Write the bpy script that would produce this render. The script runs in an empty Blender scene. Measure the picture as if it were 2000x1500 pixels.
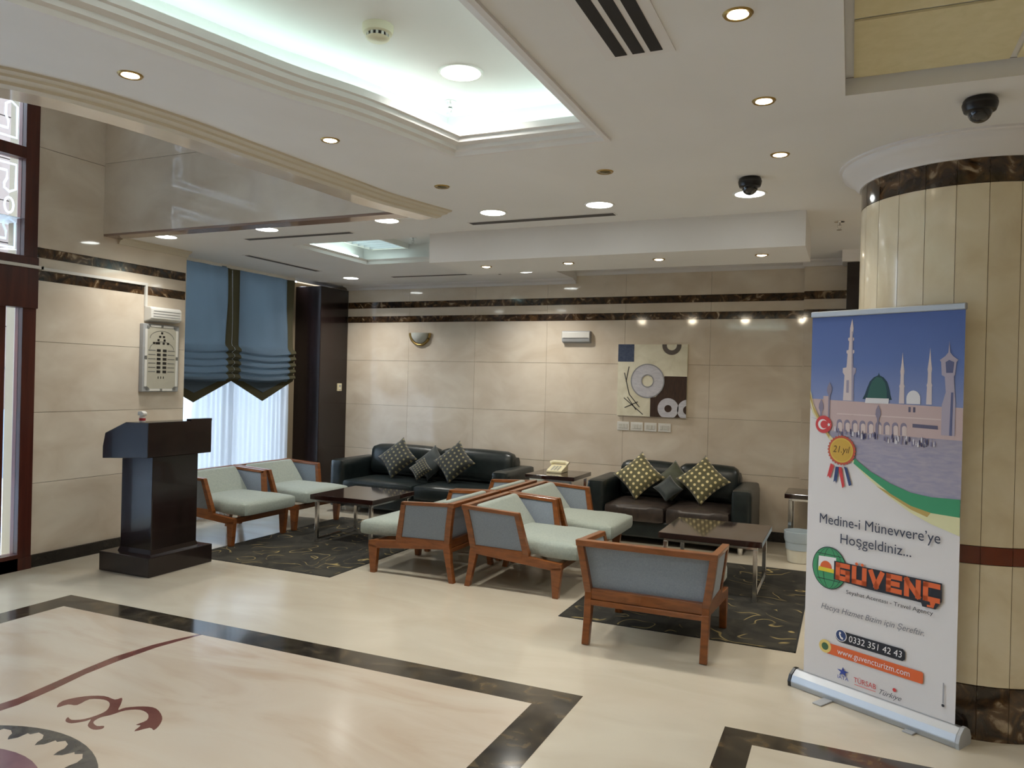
import bpy, bmesh, math, random
from mathutils import Vector, Matrix
random.seed(7)
PI = math.pi
scene = bpy.context.scene
C = scene.collection

# ------------------------------------------------------------------ camera
cam_d = bpy.data.cameras.new('camera')
cam = bpy.data.objects.new('camera', cam_d)
C.objects.link(cam)
cam_d.sensor_fit = 'HORIZONTAL'
cam_d.sensor_width = 36.0
cam_d.lens = 1497.08 / 2000.0 * 36.0
cam_d.clip_start = 0.05
YAW, PITCH, ROLL = -0.41591381, -0.00319129, -0.02478073
_f = Vector((math.sin(YAW) * math.cos(PITCH), math.cos(YAW) * math.cos(PITCH), math.sin(PITCH)))
_r = Vector((math.cos(YAW), -math.sin(YAW), 0))
_d = _f.cross(_r)
_c, _s = math.cos(ROLL), math.sin(ROLL)
_r2 = _c * _r + _s * _d
_d2 = -_s * _r + _c * _d
M = Matrix((( _r2.x, -_d2.x, -_f.x, 0.0),
            ( _r2.y, -_d2.y, -_f.y, 0.0),
            ( _r2.z, -_d2.z, -_f.z, 1.6),
            (0, 0, 0, 1)))
cam.matrix_world = M
scene.camera = cam

# ------------------------------------------------------------------ world, exposure
world = bpy.data.worlds.new('sky')
scene.world = world
world.use_nodes = True
bg = world.node_tree.nodes['Background']
bg.inputs['Color'].default_value = (0.74, 0.86, 1.0, 1)
bg.inputs['Strength'].default_value = 13.0
scene.view_settings.view_transform = 'Standard'
scene.view_settings.look = 'None'
scene.view_settings.gamma = 1.0
scene.view_settings.use_curve_mapping = False
scene.view_settings.exposure = 0.07

DOWN_W = 7.5       # large downlights
SPOT_W = 9.0        # small halogen spots
COVE_E = 5.5        # fluorescent cove tubes

# ------------------------------------------------------------------ helpers
def lin(r, g, b):
    def f(v):
        v /= 255.0
        return v / 12.92 if v <= 0.04045 else ((v + 0.055) / 1.055) ** 2.4
    return (f(r), f(g), f(b), 1.0)

MATS = {}
def mat(name, col, rough=0.5, metal=0.0, coat=0.0, emit=None, es=0.0, spec=0.5, sheen=0.0, trans=0.0):
    if name in MATS:
        return MATS[name]
    m = bpy.data.materials.new(name)
    m.use_nodes = True
    b = m.node_tree.nodes['Principled BSDF']
    b.inputs['Base Color'].default_value = col
    b.inputs['Roughness'].default_value = rough
    b.inputs['Metallic'].default_value = metal
    b.inputs['Coat Weight'].default_value = coat
    b.inputs['Coat Roughness'].default_value = 0.05
    b.inputs['Specular IOR Level'].default_value = spec
    b.inputs['Sheen Weight'].default_value = sheen
    if emit:
        b.inputs['Emission Color'].default_value = emit
        b.inputs['Emission Strength'].default_value = es
    MATS[name] = m
    return m

def nodes(m):
    return m.node_tree.nodes, m.node_tree.links

def mottled(name, cols, scale=3.0, rough=0.3, coat=0.0, detail=6.0, dist=0.6, rand=0.0, bump=0.0, coord='Object', stretch=(1, 1, 1), spec=0.5, world_coord=False, poss=None, sheen=0.0):
    """colour ramp over noise; rand adds a per-object tint shift"""
    if name in MATS:
        return MATS[name]
    m = mat(name, cols[0], rough, 0, coat, spec=spec, sheen=sheen)
    N, L = nodes(m)
    b = N['Principled BSDF']
    tc = N.new('ShaderNodeTexCoord')
    mp = N.new('ShaderNodeMapping')
    mp.inputs['Scale'].default_value = stretch
    if world_coord:
        g = N.new('ShaderNodeNewGeometry')
        L.new(g.outputs['Position'], mp.inputs['Vector'])
    else:
        L.new(tc.outputs[coord], mp.inputs['Vector'])
    nz = N.new('ShaderNodeTexNoise')
    nz.inputs['Scale'].default_value = scale
    nz.inputs['Detail'].default_value = detail
    nz.inputs['Distortion'].default_value = dist
    L.new(mp.outputs['Vector'], nz.inputs['Vector'])
    rp = N.new('ShaderNodeValToRGB')
    cr = rp.color_ramp
    n = len(cols)
    poss = poss or [0.3 + 0.4 * i / max(1, n - 1) for i in range(n)]
    cr.elements[0].position = poss[0]; cr.elements[0].color = cols[0]
    cr.elements[1].position = poss[-1]; cr.elements[1].color = cols[-1]
    for i in range(1, n - 1):
        e = cr.elements.new(poss[i]); e.color = cols[i]
    L.new(nz.outputs['Fac'], rp.inputs['Fac'])
    out = rp.outputs['Color']
    if rand > 0:
        oi = N.new('ShaderNodeObjectInfo')
        mr = N.new('ShaderNodeMapRange')
        mr.inputs['To Min'].default_value = 1 - rand
        mr.inputs['To Max'].default_value = 1 + rand
        L.new(oi.outputs['Random'], mr.inputs['Value'])
        hv = N.new('ShaderNodeHueSaturation')
        L.new(mr.outputs['Result'], hv.inputs['Value'])
        L.new(out, hv.inputs['Color'])
        out = hv.outputs['Color']
    L.new(out, b.inputs['Base Color'])
    if bump > 0:
        bp = N.new('ShaderNodeBump')
        bp.inputs['Strength'].default_value = bump
        bp.inputs['Distance'].default_value = 0.01
        L.new(nz.outputs['Fac'], bp.inputs['Height'])
        L.new(bp.outputs['Normal'], b.inputs['Normal'])
    return m

class MB:
    """collects geometry for ONE mesh object"""
    def __init__(s):
        s.v = []; s.f = []
    def add(s, vs, fs):
        o = len(s.v)
        s.v += [tuple(v) for v in vs]
        s.f += [tuple(i + o for i in f) for f in fs]
        return s
    def box(s, x0, x1, y0, y1, z0, z1):
        vs = [(x0, y0, z0), (x1, y0, z0), (x1, y1, z0), (x0, y1, z0), (x0, y0, z1), (x1, y0, z1), (x1, y1, z1), (x0, y1, z1)]
        return s.add(vs, [(3, 2, 1, 0), (4, 5, 6, 7), (0, 1, 5, 4), (1, 2, 6, 5), (2, 3, 7, 6), (3, 0, 4, 7)])
    def hexa(s, p):
        """8 corners, bottom 4 ccw then top 4"""
        return s.add(p, [(3, 2, 1, 0), (4, 5, 6, 7), (0, 1, 5, 4), (1, 2, 6, 5), (2, 3, 7, 6), (3, 0, 4, 7)])
    def prism(s, poly, t0, t1, axis='z'):
        """poly of 2D points extruded along axis. x:(y,z) y:(x,z) z:(x,y)"""
        n = len(poly)
        def P(a, b, t):
            return {'z': (a, b, t), 'y': (a, t, b), 'x': (t, a, b)}[axis]
        vs = [P(a, b, t0) for a, b in poly] + [P(a, b, t1) for a, b in poly]
        fs = [tuple(range(n))[::-1], tuple(range(n, 2 * n))]
        fs += [(i, (i + 1) % n, (i + 1) % n + n, i + n) for i in range(n)]
        return s.add(vs, fs)
    def lathe(s, prof, cx=0, cy=0, n=32, a0=0.0, a1=2 * PI, cap=False):
        full = abs(a1 - a0 - 2 * PI) < 1e-6
        k = n if full else n + 1
        vs = []
        for r, z in prof:
            for i in range(k):
                a = a0 + (a1 - a0) * i / n
                vs.append((cx + r * math.cos(a), cy + r * math.sin(a), z))
        fs = []
        m = len(prof)
        for j in range(m - 1):
            for i in range(n):
                i2 = (i + 1) % k
                fs.append((j * k + i, j * k + i2, (j + 1) * k + i2, (j + 1) * k + i))
        if cap:
            fs.append(tuple(range(k))[::-1]); fs.append(tuple(range((m - 1) * k, m * k)))
        return s.add(vs, fs)
    def tube(s, pts, r, n=10, cap=True):
        pts = [Vector(p) for p in pts]
        rings = []
        for i, p in enumerate(pts):
            t = (pts[min(i + 1, len(pts) - 1)] - pts[max(i - 1, 0)]).normalized()
            up = Vector((0, 0, 1)) if abs(t.z) < 0.9 else Vector((1, 0, 0))
            a = t.cross(up).normalized(); b = t.cross(a).normalized()
            rr = r[i] if isinstance(r, (list, tuple)) else r
            rings.append([p + rr * (math.cos(2 * PI * k / n) * a + math.sin(2 * PI * k / n) * b) for k in range(n)])
        vs = [q for rg in rings for q in rg]
        fs = []
        for j in range(len(pts) - 1):
            for k in range(n):
                fs.append((j * n + k, j * n + (k + 1) % n, (j + 1) * n + (k + 1) % n, (j + 1) * n + k))
        if cap:
            fs.append(tuple(range(n))[::-1]); fs.append(tuple(range((len(pts) - 1) * n, len(pts) * n)))
        return s.add(vs, fs)
    def map(s, fn):
        s.v = [tuple(fn(*v)) for v in s.v]
        return s
    def build(s, name, m, parent=None, bevel=0.0, seg=2, smooth=False, fixn=True):
        me = bpy.data.meshes.new(name)
        me.from_pydata(s.v, [], s.f)
        bm = bmesh.new(); bm.from_mesh(me)
        if fixn:
            bmesh.ops.recalc_face_normals(bm, faces=bm.faces)
        if bevel > 0:
            es = [e for e in bm.edges if len(e.link_faces) == 2 and e.calc_face_angle(0) > 0.5]
            bmesh.ops.bevel(bm, geom=es, offset=bevel, segments=seg, profile=0.5, affect='EDGES')
        if smooth:
            for f in bm.faces: f.smooth = True
            for e in bm.edges:
                if len(e.link_faces) == 2 and e.calc_face_angle(0) > 0.9: e.smooth = False
        bm.to_mesh(me); bm.free()
        return link(name, me, m, parent)

def link(name, me, m, parent=None):
    if m is not None and len(me.materials) == 0:
        me.materials.append(m)
    o = bpy.data.objects.new(name, me)
    C.objects.link(o)
    if parent is not None:
        o.parent = parent
    return o

def tag(o, label, cat, group=None, kind=None):
    o['label'] = label; o['category'] = cat
    if group: o['group'] = group
    if kind: o['kind'] = kind
    return o

def thing(name, label, cat, loc=(0, 0, 0), rz=0.0, group=None):
    o = bpy.data.objects.new(name, None)
    o.empty_display_size = 0.1
    C.objects.link(o)
    o.location = loc; o.rotation_euler = (0, 0, rz)
    return tag(o, label, cat, group)

def struct(name, mb, m, label, cat, **k):
    o = mb.build(name, m, **k)
    return tag(o, label, cat, kind='structure')

def dup(root, loc, rz, label, group=None):
    r = root.copy(); C.objects.link(r)
    r.location = loc; r.rotation_euler = (0, 0, rz); r['label'] = label
    if group: r['group'] = group
    for ch in list(root.children):
        c = ch.copy(); C.objects.link(c); c.parent = r
        for g in list(ch.children):
            d = g.copy(); C.objects.link(d); d.parent = c
    return r

def fill2d(loops, z, name, m, parent=None):
    """flat polygon with holes: loops[0] outline, the rest holes"""
    cu = bpy.data.curves.new(name, 'CURVE')
    cu.dimensions = '2D'; cu.fill_mode = 'BOTH'
    for lp in loops:
        sp = cu.splines.new('POLY')
        sp.points.add(len(lp) - 1)
        for p, q in zip(sp.points, lp):
            p.co = (q[0], q[1], 0, 1)
        sp.use_cyclic_u = True
    o = bpy.data.objects.new(name + '_tmp', cu)
    C.objects.link(o)
    bpy.context.view_layer.update()
    dg = bpy.context.evaluated_depsgraph_get()
    me = bpy.data.meshes.new_from_object(o.evaluated_get(dg))
    bpy.data.objects.remove(o); bpy.data.curves.remove(cu)
    for v in me.vertices: v.co.z = z
    me.materials.clear()
    me.name = name
    return link(name, me, m, parent)

def text_mesh(name, body, m, parent, size, width=None, bold=0.0, shear=0.0, align='CENTER'):
    cu = bpy.data.curves.new(name, 'FONT')
    cu.body = body; cu.size = size; cu.align_x = align; cu.align_y = 'CENTER'
    cu.offset = bold; cu.shear = shear; cu.resolution_u = 3
    o = bpy.data.objects.new(name + '_tmp', cu); C.objects.link(o)
    bpy.context.view_layer.update()
    dg = bpy.context.evaluated_depsgraph_get()
    me = bpy.data.meshes.new_from_object(o.evaluated_get(dg))
    bpy.data.objects.remove(o); bpy.data.curves.remove(cu)
    me.materials.clear(); me.name = name
    if width and len(me.vertices):
        xs = [v.co.x for v in me.vertices]
        w = max(xs) - min(xs); c = (max(xs) + min(xs)) / 2
        for v in me.vertices: v.co.x = (v.co.x - c) * width / w
    return link(name, me, m, parent)

def lamp(name, kind, parent, loc, power, col, size=0.1, spread=None, rot=(0, 0, 0), size_y=None, cone=None, blend=0.5):
    d = bpy.data.lights.new(name, kind)
    d.energy = power; d.color = col
    if kind == 'AREA':
        if size_y:
            d.shape = 'RECTANGLE'; d.size = size; d.size_y = size_y
        else:
            d.shape = 'DISK'; d.size = size
        if spread: d.spread = spread
    else:
        d.shadow_soft_size = size
        if kind == 'SPOT':
            d.spot_size = cone or 1.6; d.spot_blend = blend
    o = bpy.data.objects.new(name, d); C.objects.link(o)
    o.location = loc; o.rotation_euler = rot
    if parent is not None: o.parent = parent
    return o

def rounded(w, d, h, r=0.03, puff=0.0, nx=10, ny=10, nz=4):
    """rounded box, centred in x,y, z 0..h, top puffed"""
    vs = []; idx = {}; fs = []
    def key(i, j, k):
        return (i, j, k)
    hx, hy, hz = w / 2, d / 2, h / 2
    def pos(i, j, k):
        def cl(t, n):
            return -1 + 2 * t / n
        x, y, z = cl(i, nx) * hx, cl(j, ny) * hy, cl(k, nz) * hz
        # squeeze grid lines to the rim
        cx, cy, cz = max(-hx + r, min(hx - r, x)), max(-hy + r, min(hy - r, y)), max(-hz + r, min(hz - r, z))
        v = Vector((x - cx, y - cy, z - cz))
        if v.length > 1e-9:
            v = v.normalized() * r
        p = Vector((cx, cy, cz)) + v
        u, t = x / hx, y / hy
        b = (1 - u * u) * (1 - t * t)
        if p.z > 0: p.z += puff * b
        return (p.x, p.y, p.z + hz)
    def vid(i, j, k):
        q = (i, j, k)
        if q not in idx:
            idx[q] = len(vs); vs.append(pos(i, j, k))
        return idx[q]
    for i in range(nx):
        for j in range(ny):
            fs.append((vid(i, j, 0), vid(i, j + 1, 0), vid(i + 1, j + 1, 0), vid(i + 1, j, 0)))
            fs.append((vid(i, j, nz), vid(i + 1, j, nz), vid(i + 1, j + 1, nz), vid(i, j + 1, nz)))
    for k in range(nz):
        for i in range(nx):
            fs.append((vid(i, 0, k), vid(i + 1, 0, k), vid(i + 1, 0, k + 1), vid(i, 0, k + 1)))
            fs.append((vid(i, ny, k), vid(i, ny, k + 1), vid(i + 1, ny, k + 1), vid(i + 1, ny, k)))
        for j in range(ny):
            fs.append((vid(0, j, k), vid(0, j, k + 1), vid(0, j + 1, k + 1), vid(0, j + 1, k)))
            fs.append((vid(nx, j, k), vid(nx, j + 1, k), vid(nx, j + 1, k + 1), vid(nx, j, k + 1)))
    mb = MB(); mb.add(vs, fs)
    return mb

# ------------------------------------------------------------------ materials
marble = mottled('cream_marble', [lin(210, 195, 175), lin(220, 207, 189), lin(229, 218, 201)], 2.2, 0.07, 0.35, rand=0.03, world_coord=True, stretch=(1, 1, 1.6))
grout = mat('grout', lin(140, 124, 100), 0.7)
dark_marble = mottled('brown_marble', [lin(30, 22, 16), lin(58, 42, 28), lin(92, 66, 40), lin(190, 170, 140)], 9.0, 0.1, 0.3, dist=1.6, rand=0.12, world_coord=True, poss=[0.3, 0.48, 0.6, 0.75])
floor_m = mottled('floor_marble', [lin(194, 183, 163), lin(199, 189, 170), lin(204, 195, 176)], 1.3, 0.18, 0.0, world_coord=True, stretch=(1, 2.2, 1), dist=1.2)
floor_pink = mottled('floor_marble_rosy', [lin(188, 168, 146), lin(199, 184, 165), lin(203, 191, 173)], 1.1, 0.18, 0.0, world_coord=True, stretch=(0.8, 2.4, 1), dist=1.4)
inlay_dark = mottled('inlay_brown', [lin(40, 36, 32), lin(62, 56, 46), lin(110, 92, 66)], 6.0, 0.12, 0.2, world_coord=True, stretch=(1, 1, 1), dist=1.5, poss=[0.35, 0.55, 0.78])
inlay_red = mottled('inlay_red', [lin(100, 60, 54), lin(122, 78, 70)], 5.0, 0.15, 0.2, world_coord=True)
inlay_purple = mottled('inlay_purple', [lin(112, 82, 92), lin(140, 106, 112)], 5.0, 0.15, 0.2, world_coord=True)
inlay_slate = mottled('inlay_slate', [lin(52, 54, 60), lin(92, 90, 84)], 12.0, 0.15, 0.2, world_coord=True)
base_m = mottled('baseboard_stone', [lin(26, 24, 24), lin(44, 40, 38)], 8.0, 0.12, world_coord=True)
plaster = mottled('white_plaster', [lin(226, 224, 222), lin(231, 229, 227)], 1.5, 0.6, world_coord=True, spec=0.3)
cornice_m = mat('cornice_cream', lin(206, 196, 176), 0.45)
cornice_w = mat('cornice_white', lin(226, 222, 220), 0.4)
tile_m = mottled('ceiling_tile', [lin(214, 202, 160), lin(222, 210, 172)], 20.0, 0.85, world_coord=True)
wood_dark = mottled('dark_wood', [lin(22, 14, 14), lin(34, 20, 20)], 3.0, 0.22, 0.25, stretch=(8, 8, 0.6))
door_wood = mottled('door_wood', [lin(66, 30, 24), lin(88, 42, 32)], 3.0, 0.3, 0.1, stretch=(8, 8, 0.6))
chair_wood = mottled('chair_wood', [lin(112, 62, 26), lin(144, 84, 40)], 4.0, 0.28, 0.3, stretch=(2, 2, 9))
fabric_blue = mottled('fabric_blue_grey', [lin(128, 138, 150), lin(142, 152, 164)], 120.0, 0.85, sheen=0.2, bump=0.15)
fabric_seat = mottled('fabric_seat', [lin(150, 160, 152), lin(166, 174, 164)], 60.0, 0.8, sheen=0.2, bump=0.15)
leather = mottled('dark_leather', [lin(22, 30, 32), lin(34, 42, 42)], 14.0, 0.34, bump=0.12)
leather_lit = mottled('dark_leather_lit', [lin(50, 44, 42), lin(72, 62, 56)], 14.0, 0.32, bump=0.12)  # same leather, browner and paler: light on the seat tops put into the colour
chrome = mat('chrome', (0.8, 0.8, 0.8, 1), 0.12, 1.0)
alu = mat('aluminium', (0.46, 0.48, 0.51, 1), 0.5, 0.9)
white_pl = mat('white_plastic', lin(224, 222, 216), 0.4)
grey_pl = mat('grey_plastic', lin(168, 170, 172), 0.45)
black_pl = mat('black_plastic', lin(18, 18, 20), 0.3)
slot_black = mat('slot_black', lin(16, 12, 16), 0.6)
brass = mat('aged_brass', lin(168, 140, 84), 0.3, 0.9)
glow_cool = mat('downlight_glow', lin(255, 255, 255), 0.5, emit=(0.95, 1.0, 0.97, 1), es=14.0)
glow_warm = mat('halogen_glow', lin(255, 255, 255), 0.5, emit=(1.0, 0.86, 0.62, 1), es=22.0)
glow_tube = mat('tube_glow', lin(255, 255, 255), 0.5, emit=(0.72, 1.0, 0.94, 1), es=COVE_E)
lamp_off = mat('lamp_off', lin(120, 108, 74), 0.2, 0.5)

glass = bpy.data.materials.new('clear_glass'); glass.use_nodes = True
N, L = nodes(glass); N.clear()
o_ = N.new('ShaderNodeOutputMaterial'); mx = N.new('ShaderNodeMixShader'); tr = N.new('ShaderNodeBsdfTransparent'); gl = N.new('ShaderNodeBsdfGlossy')
tr.inputs['Color'].default_value = (0.86, 0.9, 0.92, 1); gl.inputs['Roughness'].default_value = 0.02
fr = N.new('ShaderNodeFresnel'); fr.inputs['IOR'].default_value = 1.45
L.new(fr.outputs[0], mx.inputs[0]); L.new(tr.outputs[0], mx.inputs[1]); L.new(gl.outputs[0], mx.inputs[2]); L.new(mx.outputs[0], o_.inputs[0])

def cloth(name, col, transl, tcol, rough=0.9, see=0.0):
    m = bpy.data.materials.new(name); m.use_nodes = True
    N, L = nodes(m); N.clear()
    o_ = N.new('ShaderNodeOutputMaterial'); mx = N.new('ShaderNodeMixShader')
    df = N.new('ShaderNodeBsdfDiffuse'); tl = N.new('ShaderNodeBsdfTranslucent')
    df.inputs['Color'].default_value = col; tl.inputs['Color'].default_value = tcol
    mx.inputs[0].default_value = transl
    L.new(df.outputs[0], mx.inputs[1]); L.new(tl.outputs[0], mx.inputs[2])
    out = mx.outputs[0]
    if see > 0:
        m2 = N.new('ShaderNodeMixShader'); t2 = N.new('ShaderNodeBsdfTransparent')
        m2.inputs[0].default_value = see
        L.new(out, m2.inputs[1]); L.new(t2.outputs[0], m2.inputs[2]); out = m2.outputs[0]
    L.new(out, o_.inputs[0])
    return m
sheer_m = cloth('sheer_voile', lin(238, 240, 244), 0.7, lin(246, 247, 250), see=0.34)
blind_m = cloth('blue_blind', lin(90, 102, 114), 0.42, lin(92, 102, 106))
blind_edge = cloth('olive_border', lin(78, 74, 58), 0.2, lin(64, 58, 40))

# ------------------------------------------------------------------ room dimensions
XL, YB, ZC = -6.03, 8.42, 2.80
XR, YN, ZT = 5.5, -4.5, 5.0
XW = -6.42           # window plane (recess)

# ------------------------------------------------------------------ floor
fl = struct('floor', MB().box(-7.0, XR + 0.2, YN - 0.2, YB + 0.2, -0.1, 0.0), floor_m, 'polished cream marble floor with dark inlaid borders', 'floor')
def inlay(name, poly, m, t=0.0012, z0=-0.004):
    return MB().prism(poly, z0, t, 'z').build(name, m, fl)
def frame_inlay(x0, x1, y0, y1, w):
    return [[(x0, y1 - w), (x0, y1), (x1, y1), (x1, y1 - w)], [(x0, y0), (x0, y0 + w), (x1, y0 + w), (x1, y0)],
            [(x0, y0 + w), (x0, y1 - w), (x0 + w, y1 - w), (x0 + w, y0 + w)], [(x1 - w, y0 + w), (x1 - w, y1 - w), (x1, y1 - w), (x1, y0 + w)]]
inlay('inlay_field', [(-4.9, -0.45), (-1.4, -0.45), (-1.4, 3.6), (-4.9, 3.6)], floor_pink, 0.0006)
for p in frame_inlay(-5.05, -1.213, -0.55, 3.742, 0.2): inlay('inlay_border', p, inlay_dark)
inlay('inlay_field', [(-0.4, -0.6), (3.3, -0.6), (3.3, 3.6), (-0.4, 3.6)], floor_m, 0.0006)
for p in frame_inlay(-0.503, 3.4, -0.7, 3.72, 0.138): inlay('inlay_border', p, inlay_dark)
# long curved red inlay and its mirror on the field
up = [(-3.62, 3.545), (-3.675, 3.41), (-3.714, 3.276), (-3.742, 3.046), (-3.725, 2.85), (-3.695, 2.653), (-3.668, 2.45), (-3.69, 2.25), (-3.8, 2.02)]
lo = [(-3.60, 3.543), (-3.628, 3.42), (-3.66, 3.253), (-3.668, 3.008), (-3.657, 2.807), (-3.615, 2.594), (-3.592, 2.40), (-3.62, 2.2), (-3.74, 1.96)]
cen = (-3.15, 1.60)
inlay('inlay_ribbon', up + lo[::-1], inlay_red)
scroll = [(-3.408, 2.466), (-3.451, 2.527), (-3.408, 2.608), (-3.328, 2.654), (-3.246, 2.649), (-3.232, 2.678), (-3.176, 2.626), (-3.131, 2.575), (-3.123, 2.608), (-3.061, 2.656), (-2.989, 2.666), (-2.893, 2.616), (-2.84, 2.559), (-2.814, 2.502), (-2.85, 2.51), (-2.881, 2.455), (-2.903, 2.507), (-2.928, 2.504), (-2.924, 2.558), (-2.974, 2.607), (-3.044, 2.622), (-3.098, 2.587), (-3.115, 2.524), (-3.134, 2.483), (-3.121, 2.437), (-3.072, 2.417), (-3.044, 2.431), (-3.027, 2.408), (-3.055, 2.386), (-3.111, 2.401), (-3.154, 2.450), (-3.16, 2.428), (-3.195, 2.385), (-3.239, 2.387), (-3.266, 2.419), (-3.226, 2.408), (-3.182, 2.441), (-3.167, 2.508), (-3.18, 2.557), (-3.232, 2.609), (-3.292, 2.625), (-3.356, 2.597), (-3.349, 2.526), (-3.392, 2.511)]
def smooth_closed(p, n=3):
    m = len(p); out = []
    for i in range(m):
        a, b, c, d = (Vector(p[(i + k - 1) % m]) for k in range(4))
        for k in range(n):
            t = k / n
            out.append(tuple(0.5 * ((2 * b) + (-a + c) * t + (2 * a - 5 * b + 4 * c - d) * t * t + (-a + 3 * b - 3 * c + d) * t ** 3)))
    return out
inlay('inlay_scroll', smooth_closed(scroll), inlay_red)
circ = lambda r, n=64: [(cen[0] + r * math.cos(2 * PI * i / n), cen[1] + r * math.sin(2 * PI * i / n)) for i in range(n)]
inlay('inlay_medallion_ring', circ(0.70), inlay_slate, 0.0010)
leaf = []
for i in range(24):
    a = 2 * PI * i / 24 + 0.1
    for da, r in ((-0.115, 0.575), (-0.085, 0.60), (-0.07, 0.63), (-0.03, 0.655), (0.03, 0.665), (0.06, 0.64), (0.09, 0.645), (0.1, 0.60)):
        leaf.append((cen[0] + r * math.cos(a + da), cen[1] + r * math.sin(a + da)))
inlay('inlay_leaf_wreath', leaf, floor_pink, 0.0016)
inlay('inlay_centre', circ(0.50, 48), inlay_purple, 0.0022)

# ------------------------------------------------------------------ wall panels
ROWS = [(0.10, 0.68, marble), (0.68, 1.255, marble), (1.255, 1.83, marble), (1.83, 2.325, marble), (2.325, 2.405, dark_marble), (2.405, 2.51, marble), (2.51, 2.59, dark_marble), (2.59, 3.40, marble), (3.40, 4.2, marble), (4.2, 5.0, marble)]
def panels_on(parent, axis, face, inward, a0, a1, zmax, rows=ROWS, step=0.98, bstep=0.6):
    """thin slabs on a wall. axis 'x': wall runs along x at y=face; 'y': runs along y at x=face. inward = +-1"""
    th = 0.018
    for z0, z1, m in rows:
        if z0 >= zmax: break
        z1 = min(z1, zmax)
        st = bstep if m is dark_marble else step
        n = max(1, round((a1 - a0) / st))
        for i in range(n):
            p0 = a0 + (a1 - a0) * i / n; p1 = a0 + (a1 - a0) * (i + 1) / n
            g = 0.0012
            f0, f1 = sorted((face, face + inward * th))
            mb = MB()
            if axis == 'x': mb.box(p0 + g, p1 - g, f0, f1, z0 + g * 1.3, z1 - g * 1.3)
            else: mb.box(f0, f1, p0 + g, p1 - g, z0 + g * 1.3, z1 - g * 1.3)
            mb.build('marble_band' if m is dark_marble else 'marble_panel', m, parent)
XF, YF = XL, YB
wb = struct('wall_back', MB().box(-7.0, XR + 0.2, YB + 0.018, YB + 0.25, 0, ZT), grout, 'cream marble back wall with two brown marble bands', 'wall')
panels_on(wb, 'x', YB + 0.018, -1, -6.12, -0.45, 2.92)
panels_on(wb, 'x', YB + 0.018, -1, 0.42, XR, 2.92)
# pilaster right of the seating
pil = struct('wall_pilaster', MB().box(-0.44, -0.03, YB - 0.085, YB + 0.02, 0, 2.95), grout, 'shallow marble pilaster beside the dark pillar', 'wall')
panels_on(pil, 'x', YB - 0.085, -1, -0.45, -0.02, 2.92)
for z0, z1, m in ROWS[:8]:
    MB().box(-0.455, -0.44, YB - 0.085, YB, z0, min(z1, 2.92)).build('marble_return', m, pil)
# left wall pieces
wl = struct('wall_left', MB().box(XL - 0.35, XL - 0.018, 4.095, 5.615, 0, ZT).box(XL - 0.36, XL - 0.018, 5.615, YB + 0.2, 2.83, ZT).box(XW - 0.35, XW - 0.1, 7.6, YB + 0.2, 0, 2.8).box(XW - 0.35, XW - 0.1, 5.615, 7.6, 0, 0.12).box(XL - 0.35, XL - 0.018, YN, 4.095, 4.4, ZT), grout, 'cream marble left wall beside the entrance', 'wall')
panels_on(wl, 'y', XL - 0.018, 1, 4.097, 5.615, 4.995, step=1.6)
MB().box(XL - 0.36, XL, 5.615, 5.622, 0, 2.8).build('wall_return', marble, wl)
struct('wall_right', MB().box(XR, XR + 0.2, YN - 0.2, YB + 0.2, 0, ZT), marble, 'plain cream marble wall right of the lobby', 'wall')
struct('wall_near', MB().box(-7.0, XR + 0.2, YN - 0.2, YN, 0, ZT), marble, 'plain cream marble wall behind the lobby', 'wall')
# baseboards
struct('baseboard_back', MB().box(-6.12, -0.45, YB - 0.012, YB + 0.01, 0, 0.1).box(0.42, XR, YB - 0.012, YB + 0.01, 0, 0.1), base_m, 'black stone skirting along the back wall', 'baseboard')
struct('baseboard_left', MB().box(XL - 0.005, XL + 0.014, 4.097, 5.615, 0, 0.1), base_m, 'black stone skirting along the left wall', 'baseboard')

# marble fascia over the entrance void
fa = struct('wall_fascia', MB().box(XL, -2.4, 4.715, 4.9, ZC + 0.004, ZT), grout, 'tall glossy marble fascia above the entrance void', 'wall')
panels_on(fa, 'x', 4.715, -1, XL, -2.4, 4.99, rows=[(2.803, 3.42, marble), (3.42, 4.2, marble), (4.2, 5.0, marble)], step=3.6)

# ------------------------------------------------------------------ ceiling
def smooth_pts(pts, n=6):
    out = []
    P = [Vector(p) for p in pts]
    for i in range(len(P) - 1):
        p0 = P[max(i - 1, 0)]; p1 = P[i]; p2 = P[i + 1]; p3 = P[min(i + 2, len(P) - 1)]
        for k in range(n):
            t = k / n
            out.append(tuple(0.5 * ((2 * p1) + (-p0 + p2) * t + (2 * p0 - 5 * p1 + 4 * p2 - p3) * t * t + (-p0 + 3 * p1 - 3 * p2 + p3) * t ** 3)))
    out.append(tuple(P[-1]))
    return out
edge = smooth_pts([(-2.80, 4.83), (-2.93, 4.3), (-2.97, 3.86), (-3.03, 3.2), (-3.08, 2.65), (-3.18, 2.25), (-3.36, 1.9), (-3.6, 1.4), (-3.9, 0.8), (-4.0, -0.2), (-4.0, -3.0)])
void = [(XL - 0.01, 4.83)] + edge + [(XL - 0.01, -3.0)]
tray_left = smooth_pts([(-1.965, 3.61), (-2.10, 2.98), (-2.25, 2.58), (-2.36, 2.17), (-2.45, 1.84), (-2.55, 1.55), (-2.7, 1.1), (-2.75, 0.5), (-2.7, -0.1), (-2.5, -0.7)])
tray1 = [(-1.115, -0.7), (-1.115, 3.615)] + tray_left
tray2 = [(-4.72, 5.60), (-3.22, 5.60), (-3.22, 6.80), (-4.72, 6.80)]
rec = [(-0.048, -1.5), (1.9, -1.5), (1.9, 3.405), (-0.048, 3.405)]
raised = [(-2.93, 6.19), (2.5, 6.19), (2.5, YB + 0.05), (-2.93, YB + 0.05)]
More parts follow.
